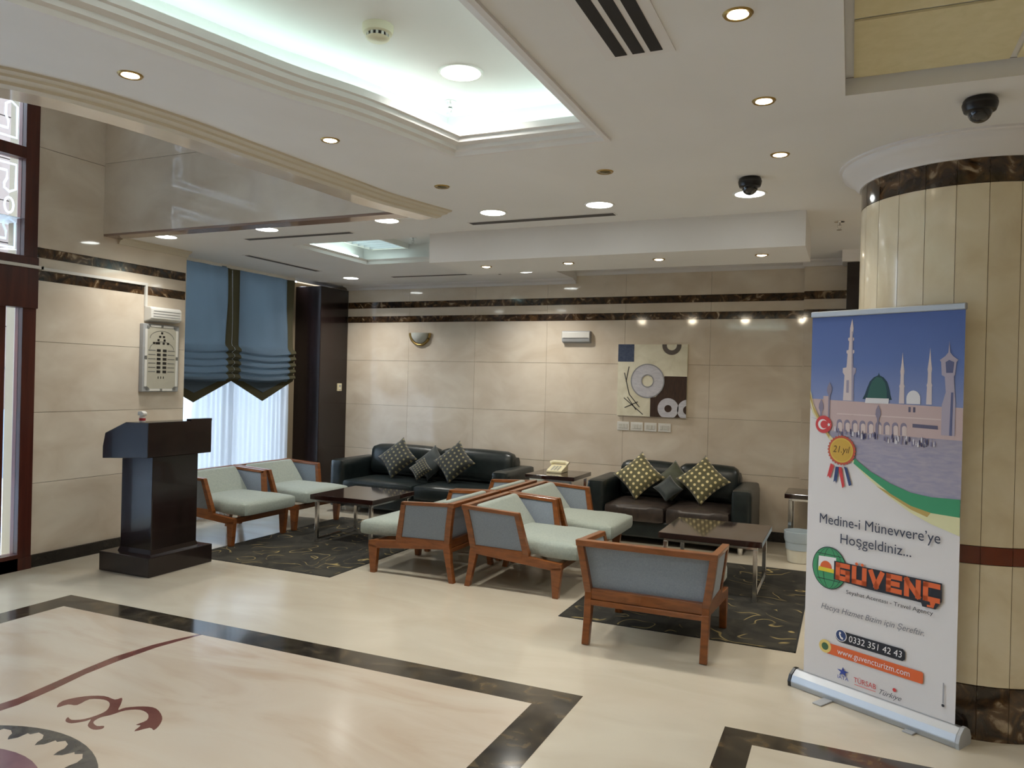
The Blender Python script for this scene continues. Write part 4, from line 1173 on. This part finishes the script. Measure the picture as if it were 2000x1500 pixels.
ring(0.215, 0.39, 0.055, 0.105, mat('art_taupe', lin(96, 88, 84), 0.6), 3)
twig = mat('art_twig', lin(60, 60, 60), 0.6)
for p, q in (((-0.31, -0.2), (-0.09, -0.38)), ((-0.30, -0.31), (-0.15, -0.24)), ((-0.27, -0.19), (-0.17, -0.33)), ((-0.31, 0.08), (-0.25, -0.16)), ((-0.26, 0.15), (-0.29, -0.02)), ((-0.25, -0.16), (-0.13, -0.30))):
    d = (Vector(q) - Vector(p)).normalized(); n_ = Vector((-d.y, d.x)) * 0.0045
    a, b = Vector(p), Vector(q)
    art_poly('twig', [tuple(a - n_), tuple(b - n_), tuple(b + n_), tuple(a + n_)], twig, 2)
# four switches
for k in range(4):
    x = -2.41 + 0.0765 + k * 0.156
    s = thing('switch_plate', ORD[k] + ' white switch plate under the picture counted from the telephone table', 'light switch', (x, YW, 1.085), group='switch plates under the picture')
    MB().box(-0.07, 0.07, -0.011, 0, 0, 0.095).build('plate', white_pl, s, bevel=0.003)
    for j in range(3):
        MB().box(-0.05 + j * 0.035, -0.02 + j * 0.035, -0.015, -0.010, 0.022, 0.072).build('rocker', mat('rocker', lin(210, 208, 200), 0.35), s, bevel=0.002)
th = thing('thermostat', 'small ivory thermostat on the side of the dark wooden pillar', 'thermostat', (-6.12, 8.25, 1.42))
MB().box(0, 0.022, -0.04, 0.04, 0, 0.1).build('case', ivory, th, bevel=0.004)
MB().box(0.022, 0.024, -0.02, 0.02, 0.055, 0.08).build('display', grey_pl, th)
MB().lathe([(0.010, 0), (0.010, 0.006)], n=14, cap=True).map(lambda x, y, z: (0.022 + z, x, 0.03 + y)).build('dial', white_pl, th)

# ------------------------------------------------------------------ roll-up banner
bnr = thing('rollup_banner', 'roll-up travel agency banner with mosque photograph before the round column', 'banner', (0.13, 4.225, 0), rz=-PI / 6)
# local: x = along banner, -y = towards the viewer
def bp(name, poly, m, lay, par=None):
    return MB().add([(x, -0.0006 * lay, z) for x, z in poly], [tuple(range(len(poly)))]).build(name, m, par or sheet, fixn=False)
vin = lambda n, c: mat('print_' + n, c, 0.45, spec=0.35)
U0, U1, Z0, Z1 = -0.375, 0.395, 0.075, 1.985
sheet = MB().box(U0, U1, 0.0, 0.0015, Z0, Z1).build('sheet', vin('white', lin(222, 216, 214)), bnr)
MB().box(U0 - 0.004, U1 + 0.004, -0.012, 0.012, Z1 - 0.005, Z1 + 0.026).build('top_rail', alu, bnr, bevel=0.005)
MB().prism([(-0.055, 0.0), (0.055, 0.0), (0.06, 0.03), (0.045, 0.065), (0.012, 0.085), (-0.012, 0.085), (-0.045, 0.06), (-0.06, 0.028)], -0.415, 0.425, 'x').build('base_cassette', alu, bnr, bevel=0.004)
MB().prism([(-0.057, 0.0), (0.057, 0.0), (0.062, 0.03), (0.047, 0.067), (0.012, 0.088), (-0.012, 0.088), (-0.047, 0.062), (-0.062, 0.028)], 0.425, 0.44, 'x').build('end_cap', grey_pl, bnr)
MB().prism([(-0.057, 0.0), (0.057, 0.0), (0.062, 0.03), (0.047, 0.067), (0.012, 0.088), (-0.012, 0.088), (-0.047, 0.062), (-0.062, 0.028)], -0.43, -0.415, 'x').build('end_cap', black_pl, bnr)
MB().tube([(0, 0.03, 0.05), (0, 0.03, 1.99)], 0.008, 10).build('support_pole', alu, bnr)
MB().box(-0.22, -0.17, -0.16, 0.12, 0.0, 0.008).build('swivel_foot', grey_pl, bnr, bevel=0.003)
MB().box(0.20, 0.25, -0.09, 0.12, 0.0, 0.008).build('swivel_foot', grey_pl, bnr, bevel=0.003)
sky_m = vin('sky', lin(84, 108, 172)); sky_l = vin('sky_low', lin(118, 134, 186)); sky_h = vin('sky_top', lin(74, 98, 164))
# sky with a vertical print gradient
skg = mat('print_sky_grad', lin(84, 108, 172), 0.45)
N, L = nodes(skg); tc = N.new('ShaderNodeTexCoord'); sp = N.new('ShaderNodeSeparateXYZ'); rp = N.new('ShaderNodeValToRGB')
L.new(tc.outputs['Object'], sp.inputs[0]); mr = N.new('ShaderNodeMapRange'); mr.inputs['From Min'].default_value = 1.5; mr.inputs['From Max'].default_value = 1.98
L.new(sp.outputs['Z'], mr.inputs['Value']); L.new(mr.outputs[0], rp.inputs['Fac'])
rp.color_ramp.elements[0].color = lin(136, 146, 188); rp.color_ramp.elements[1].color = lin(74, 98, 164); e = rp.color_ramp.elements.new(0.5); e.color = lin(92, 114, 174)
L.new(rp.outputs['Color'], N['Principled BSDF'].inputs['Base Color'])
swg = [(U0, 1.56), (-0.36, 1.49), (-0.321, 1.437), (-0.26, 1.349), (-0.19, 1.285), (-0.121, 1.235), (-0.034, 1.176), (0.071, 1.127), (0.172, 1.095), (0.267, 1.086), (U1, 1.094)]
bp('photo_sky', [(U0, 1.52), (U1, 1.52), (U1, 1.98), (U0, 1.98)], skg, 1)
def pave_mat(name, c0, c1, sc, st):
    return mottled(name, [c0, c1], sc, 0.45, stretch=st)
bp('photo_ground', [(U0, 1.45)] + swg[2:] + [(U1, 1.42), (-0.2, 1.42)], pave_mat('print_plaza', lin(150, 146, 168), lin(172, 162, 174), 8.0, (2, 1, 9)), 1)
wallp = vin('mosque_wall', lin(198, 174, 172)); wall2 = vin('mosque_wall_light', lin(214, 196, 192)); shade = vin('mosque_shade', lin(138, 130, 150))
bp('photo_building', [(U0, 1.548), (-0.30, 1.548), (-0.30, 1.565), (-0.27, 1.565), (-0.27, 1.545), (U1, 1.530), (U1, 1.38), (-0.30, 1.385), (-0.345, 1.46), (U0, 1.50)], wallp, 2)
bp('photo_cornice', [(-0.22, 1.478), (0.30, 1.475), (0.30, 1.469), (-0.22, 1.472)], wall2, 3)
for k in range(9):
    c = -0.205 + k * 0.0415; w = 0.0155
    bp('photo_arch', [(c - w, 1.385), (c + w, 1.385)] + [(c + w * math.cos(PI * i / 8), 1.428 + 0.019 * math.sin(PI * i / 8)) for i in range(9)], shade, 3)
    bp('photo_arch_inner', [(c - w * 0.7 + 0.005, 1.385), (c + w, 1.385)] + [(c + 0.004 + w * 0.75 * math.cos(PI * i / 8), 1.42 + 0.012 * math.sin(PI * i / 8)) for i in range(9)], wall2, 4)
bp('photo_canopy', [(0.17, 1.445), (0.286, 1.442), (0.287, 1.425), (0.17, 1.428)], vin('canopy', lin(96, 92, 116)), 4)
for x in (0.148, 0.170): bp('photo_window', [(x, 1.50), (x + 0.011, 1.50), (x + 0.011, 1.525), (x, 1.525)], vin('canopy', lin(96, 92, 116)), 3)
ms = vin('minaret', lin(214, 200, 200)); md = vin('minaret_shade', lin(160, 152, 172))
bp('photo_minaret', [(-0.189, 1.545), (-0.132, 1.545), (-0.134, 1.675), (-0.123, 1.69), (-0.123, 1.712), (-0.138, 1.716), (-0.141, 1.785), (-0.134, 1.79), (-0.134, 1.803), (-0.142, 1.806), (-0.143, 1.85), (-0.137, 1.855), (-0.137, 1.867), (-0.145, 1.87), (-0.141, 1.915), (-0.147, 1.955), (-0.149, 1.965), (-0.152, 1.955), (-0.160, 1.915), (-0.160, 1.87), (-0.169, 1.867), (-0.169, 1.855), (-0.163, 1.85), (-0.165, 1.806), (-0.176, 1.803), (-0.176, 1.79), (-0.170, 1.785), (-0.174, 1.716), (-0.194, 1.712), (-0.194, 1.69), (-0.184, 1.675)], ms, 3)
bp('photo_minaret_side', [(-0.142, 1.545), (-0.132, 1.545), (-0.134, 1.675), (-0.123, 1.69), (-0.123, 1.712), (-0.138, 1.716), (-0.141, 1.785), (-0.142, 1.85), (-0.145, 1.90), (-0.150, 1.90), (-0.148, 1.80), (-0.146, 1.70)], md, 4)
bp('photo_minaret_panel', [(-0.172, 1.585), (-0.158, 1.585), (-0.158, 1.65), (-0.172, 1.65)], md, 4)
def thin_minaret(c, b, t):
    h = t - b
    bp('photo_minaret', [(c - 0.013, b), (c + 0.013, b), (c + 0.011, b + h * 0.3), (c + 0.013, b + h * 0.34), (c + 0.009, b + h * 0.38), (c + 0.008, b + h * 0.55), (c + 0.010, b + h * 0.62), (c + 0.004, b + h * 0.8), (c, t), (c - 0.004, b + h * 0.8), (c - 0.010, b + h * 0.62), (c - 0.008, b + h * 0.55), (c - 0.009, b + h * 0.38), (c - 0.013, b + h * 0.34), (c - 0.011, b + h * 0.3)], ms, 3)
thin_minaret(0.114, 1.54, 1.79); thin_minaret(0.243, 1.54, 1.81)
gd = vin('green_dome', lin(52, 96, 88)); gds = vin('green_dome_dark', lin(36, 66, 78))
bp('photo_dome', [(-0.084, 1.556), (-0.072, 1.58), (-0.062, 1.61), (-0.048, 1.645), (-0.028, 1.666), (-0.006, 1.676), (-0.002, 1.69), (0.002, 1.676), (0.022, 1.666), (0.04, 1.645), (0.052, 1.61), (0.058, 1.58), (0.066, 1.556)], gds, 3)
bp('photo_dome_face', [(-0.06, 1.562), (-0.05, 1.61), (-0.036, 1.645), (-0.014, 1.668), (0.012, 1.664), (0.03, 1.64), (0.04, 1.60), (0.042, 1.562)], gd, 4)
bp('photo_dome_drum', [(-0.07, 1.536), (0.05, 1.536), (0.052, 1.562), (-0.066, 1.562)], vin('drum', lin(224, 222, 226)), 5)
bp('photo_white_dome', [(0.138, 1.54)] + [(0.17 - 0.033 * math.cos(PI * i / 10), 1.565 + 0.04 * math.sin(PI * i / 10)) for i in range(11)] + [(0.203, 1.54)], vin('drum', lin(224, 222, 226)), 4)
lampm = vin('lamp_post', lin(150, 146, 170)); lampd = vin('lamp_glass', lin(96, 100, 136))
bp('photo_lamp_post', [(0.335, 1.40), (0.362, 1.40), (0.362, 1.55), (0.352, 1.675), (0.357, 1.68), (0.362, 1.74), (0.37, 1.75), (0.346, 1.768), (0.333, 1.785), (0.329, 1.84), (0.325, 1.785), (0.312, 1.768), (0.288, 1.75), (0.294, 1.74), (0.298, 1.68), (0.312, 1.672), (0.318, 1.60), (0.302, 1.54), (0.302, 1.40)], vin('lamp_stone', lin(176, 166, 182)), 5)
bp('photo_lamp_glass', [(0.318, 1.69), (0.348, 1.69), (0.352, 1.74), (0.33, 1.75), (0.314, 1.74)], lampd, 6)
bp('photo_lamp_shaft', [(0.338, 1.40), (0.35, 1.40), (0.352, 1.60), (0.342, 1.60)], lampd, 6)
for c, z0, z1 in ((-0.265, 1.45, 1.62), (0.0, 1.38, 1.51), (-0.31, 1.46, 1.53)):
    bp('photo_lamp', [(c - 0.004, z0), (c + 0.004, z0), (c + 0.005, z1 - 0.05), (c + 0.014, z1 - 0.03), (c + 0.012, z1 - 0.008), (c, z1 + 0.02), (c - 0.012, z1 - 0.008), (c - 0.014, z1 - 0.03), (c - 0.005, z1 - 0.05)], shade, 6)
random.seed(3)
crowd = [vin('crowd_dark', lin(66, 64, 100)), vin('crowd_white', lin(216, 212, 220)), vin('crowd_mid', lin(130, 126, 156))]
for k in range(70):
    u = -0.23 + 0.52 * random.random(); zb = 1.372 - 0.03 * max(0, (u + 0.23) / 0.52) + random.uniform(-0.012, 0.012); h = random.uniform(0.018, 0.03)
    w = random.uniform(0.0025, 0.0045)
    bp('photo_figure', [(u - w, zb), (u + w, zb), (u + w * 0.8, zb + h * 0.8), (u, zb + h), (u - w * 0.8, zb + h * 0.8)], crowd[k % 3], 6 + (k % 2))
# swoosh: white lower field, green and gold ribbons
gold_l = vin('gold_light', lin(222, 216, 170)); gold_d = vin('gold_dark', lin(190, 160, 92)); grn = vin('green', lin(66, 150, 106))
lowb = [(U0, 1.535), (-0.359, 1.475), (-0.321, 1.425), (-0.26, 1.34), (-0.121, 1.225), (-0.032, 1.15), (0.073, 1.077), (0.174, 1.018), (0.27, 0.979), (U1, 0.945)]
bp('gold_ribbon', lowb + [(U1, 1.035), (0.269, 1.037), (0.173, 1.057), (0.073, 1.102), (-0.033, 1.171), (-0.121, 1.243), (-0.26, 1.365), (-0.321, 1.455), (-0.355, 1.52), (U0, 1.60)], gold_l, 7)
bp('gold_ribbon_core', [(0.0, 1.126), (0.073, 1.085), (0.174, 1.034), (0.25, 1.01), (0.269, 1.037), (0.173, 1.057), (0.073, 1.102)], gold_d, 8)
bp('gold_ribbon_core', [(U0, 1.55), (-0.35, 1.48), (-0.30, 1.40), (-0.26, 1.345), (-0.255, 1.36), (-0.30, 1.425), (-0.355, 1.51), (U0, 1.58)], gold_d, 8)
bp('green_ribbon', [(-0.121, 1.226), (-0.033, 1.166), (0.073, 1.097), (0.173, 1.052), (0.269, 1.032), (U1, 1.030), (U1, 1.112), (0.267, 1.106), (0.172, 1.115), (0.071, 1.147), (-0.034, 1.196), (-0.116, 1.252)], grn, 9)
def disc(name, cx, cz, r, m, lay, n=32, rz=None):
    return bp(name, [(cx + r * math.cos(2 * PI * i / n), cz + (rz or r) * math.sin(2 * PI * i / n)) for i in range(n)], m, lay)
red = vin('red', lin(206, 66, 66)); wht = vin('pure_white', lin(236, 232, 232)); navy = vin('navy', lin(52, 68, 112)); gold = vin('gold_disc', lin(216, 184, 76))
disc('flag_badge', -0.292, 1.415, 0.046, red, 10); disc('flag_moon', -0.296, 1.415, 0.027, wht, 11); disc('flag_moon_cut', -0.288, 1.415, 0.021, red, 12)
bp('flag_star', [(-0.262 + (0.012 if i % 2 == 0 else 0.005) * math.cos(PI + PI * i / 5), 1.415 + (0.012 if i % 2 == 0 else 0.005) * math.sin(PI + PI * i / 5)) for i in range(10)], wht, 12)
for poly, m in (([(-0.246, 1.215), (-0.226, 1.205), (-0.247, 1.135), (-0.258, 1.148), (-0.266, 1.137)], red), ([(-0.218, 1.20), (-0.198, 1.20), (-0.212, 1.112), (-0.218, 1.128), (-0.228, 1.118)], navy), ([(-0.205, 1.20), (-0.184, 1.20), (-0.166, 1.105), (-0.178, 1.092), (-0.182, 1.11)], red), ([(-0.172, 1.205), (-0.155, 1.20), (-0.128, 1.115), (-0.142, 1.108), (-0.146, 1.12)], navy)):
    bp('rosette_ribbon', poly, m, 10)
bp('rosette_edge', [(-0.187 + (0.079 if i % 2 == 0 else 0.072) * math.cos(2 * PI * i / 56), 1.287 + (0.079 if i % 2 == 0 else 0.072) * math.sin(2 * PI * i / 56)) for i in range(56)], vin('rosette_red', lin(190, 84, 60)), 11)
disc('rosette_gold', -0.187, 1.287, 0.064, gold, 12); disc('rosette_gold_shine', -0.187, 1.287, 0.057, vin('gold_shine', lin(206, 164, 66)), 13)
def txt(body, cx, cz, size, m, width=None, bold=0.0, shear=0.0, lay=14, nm='lettering'):
    o = text_mesh(nm, body, m, sheet, size, width, bold, shear)
    for v in o.data.vertices:
        x, y = v.co.x, v.co.y
        v.co = (x + cx, -0.0006 * lay, y + cz)
    return o
ink = vin('ink', lin(62, 66, 84)); inkg = vin('ink_grey', lin(122, 122, 130)); blk = vin('black', lin(40, 42, 50)); org = vin('orange', lin(222, 104, 56))
txt('21.yıl', -0.187, 1.290, 0.050, vin('brown_ink', lin(96, 70, 24)), 0.092, 0.0, 0.2, nm='rosette_text')
txt('Medine-i Münevvere\u2019ye', 0.008, 0.918, 0.074, ink, 0.612)
txt('Hoşgeldiniz...', 0.002, 0.830, 0.072, ink, 0.362)
# logo
globe_g = vin('globe_green', lin(70, 150, 102))
disc('logo_globe', -0.238, 0.668, 0.097, blk, 10, 40, 0.110); disc('logo_globe_face', -0.238, 0.668, 0.093, globe_g, 11, 40, 0.106)
for rx in (0.035, 0.07):
    for s in (-1, 1):
        p = [(-0.238 + s * rx * math.cos(-PI / 2 + PI * i / 14), 0.668 + 0.105 * math.sin(-PI / 2 + PI * i / 14)) for i in range(15)]
        bp('globe_line', p + [(x + 0.0025, z) for x, z in p[::-1]], blk, 12)
for z in (0.735, 0.605): bp('globe_line', [(-0.305, z), (-0.171, z), (-0.171, z + 0.003), (-0.305, z + 0.003)], blk, 12)
bp('logo_flag_white', [(-0.298, 0.722), (-0.20, 0.728), (-0.20, 0.645), (-0.30, 0.645)], wht, 13)
bp('logo_flag_yellow', [(-0.30, 0.645), (-0.20, 0.645), (-0.20, 0.665), (-0.296, 0.668)], vin('yellow', lin(226, 206, 60)), 14)
bp('logo_sun', [(-0.255 + 0.033 * math.cos(PI * i / 12), 0.666 + 0.036 * math.sin(PI * i / 12)) for i in range(13)], org, 15)
bp('logo_shadow', [(-0.21, 0.616), (-0.125, 0.612), (-0.02, 0.606), (0.12, 0.606), (0.235, 0.604), (0.24, 0.588), (0.30, 0.588), (0.327, 0.63), (0.327, 0.715), (-0.21, 0.712)], blk, 15)
# block letters of the logo drawn as stroked polygons
def strokes(x0, w, z0, z1, segs, lay=17, t=0.024):
    for (a, b, c, d) in segs:
        p, q = Vector((x0 + a * w, z0 + b * (z1 - z0))), Vector((x0 + c * w, z0 + d * (z1 - z0)))
        dr = (q - p).normalized(); n_ = Vector((-dr.y, dr.x)) * t / 2; e = dr * t / 2
        bp('logo_stroke', [tuple(p - n_ - e), tuple(q - n_ + e), tuple(q + n_ + e), tuple(p + n_ - e)], org, lay)
zb, zt = 0.630, 0.696
G_ = [(0, 1, 1, 1), (0, 0, 0, 1), (0, 0, 1, 0), (1, 0, 1, .5), (.5, .5, 1, .5)]
Us = [(0, 0, 0, 1), (0, 0, 1, 0), (1, 0, 1, 1)]
Vs = [(0, 1, .5, 0), (.5, 0, 1, 1)]
Es = [(0, 0, 0, 1), (0, 1, 1, 1), (0, 0, 1, 0), (0, .5, .8, .5)]
Ns = [(0, 0, 0, 1), (1, 0, 1, 1), (0, 1, 1, 0)]
Cs = [(0, 0, 0, 1), (0, 1, 1, 1), (0, 0, 1, 0)]
for k, sg in enumerate((G_, Us, Vs, Es, Ns, Cs)):
    strokes(-0.188 + k * 0.0885, 0.054, zb, zt, sg)
for x in (0.012, 0.042): disc('logo_dot', -0.0995 + x, 0.720, 0.008, org, 17, 10)
bp('logo_cedilla', [(0.275, 0.618), (0.30, 0.618), (0.292, 0.592), (0.262, 0.592), (0.262, 0.602), (0.278, 0.602)], org, 17)
txt('Seyahat Acentası - Travel Agency', 0.075, 0.566, 0.028, blk, 0.43)
txt('Hacıya Hizmet Bizim için Şereftir.', -0.012, 0.462, 0.042, inkg, 0.53, 0.0, 0.3)
# phone pill
def pill(x0, x1, zc, r, m, lay, nm):
    return bp(nm, [(x0 + r * math.cos(PI / 2 + PI * i / 10), zc + r * math.sin(PI / 2 + PI * i / 10)) for i in range(11)] + [(x1 - r * 0.4, zc - r), (x1, zc - r * 0.6), (x1, zc + r * 0.6), (x1 - r * 0.4, zc + r)], m, lay)
pill(-0.165, 0.165, 0.330, 0.029, blk, 10, 'phone_pill'); disc('phone_ring', -0.163, 0.336, 0.031, wht, 11); disc('phone_ring_inner', -0.163, 0.336, 0.027, navy, 12)
bp('phone_handset', [(-0.173, 0.352), (-0.165, 0.354), (-0.162, 0.345), (-0.167, 0.342), (-0.160, 0.328), (-0.154, 0.328), (-0.149, 0.321), (-0.156, 0.316), (-0.166, 0.322), (-0.174, 0.338)], wht, 13)
txt('0332 351 42 43', 0.016, 0.330, 0.046, wht, 0.27, 0.0, 0.1)
bp('web_bar', [(-0.24, 0.222), (0.245, 0.222), (0.252, 0.228), (0.252, 0.272), (0.245, 0.278), (-0.24, 0.278)], org, 10)
disc('web_badge', -0.25, 0.256, 0.034, vin('badge_gold', lin(226, 198, 120)), 11); disc('web_badge_inner', -0.25, 0.256, 0.019, vin('badge_green', lin(74, 106, 76)), 12)
txt('www.guvencturizm.com', 0.005, 0.250, 0.042, wht, 0.37)
# small logos
bp('logo_star', [(-0.148 + (0.034 if i % 2 == 0 else 0.012) * math.cos(PI / 2 + PI * i / 5), 0.152 + (0.026 if i % 2 == 0 else 0.010) * math.sin(PI / 2 + PI * i / 5)) for i in range(10)], vin('blue', lin(60, 76, 156)), 10)
txt('IATA', -0.145, 0.122, 0.026, vin('blue', lin(60, 76, 156)), 0.06)
txt('TÜRSAB', -0.030, 0.133, 0.036, red, 0.115)
bp('logo_underline', [(-0.085, 0.108), (0.025, 0.108), (0.025, 0.112), (-0.085, 0.112)], vin('pink', lin(226, 140, 136)), 10)
txt('Türkiye', 0.10, 0.118, 0.036, vin('script_grey', lin(96, 96, 104)), 0.11, 0.0, 0.5)
disc('logo_tulip', 0.118, 0.150, 0.009, red, 10, 12)
bp('printer_mark', [(0.341, 0.165), (0.346, 0.165), (0.346, 0.26), (0.341, 0.26)], vin('faint', lin(150, 148, 152)), 10)
disc('printer_dot', 0.3435, 0.155, 0.007, blk, 10, 10)
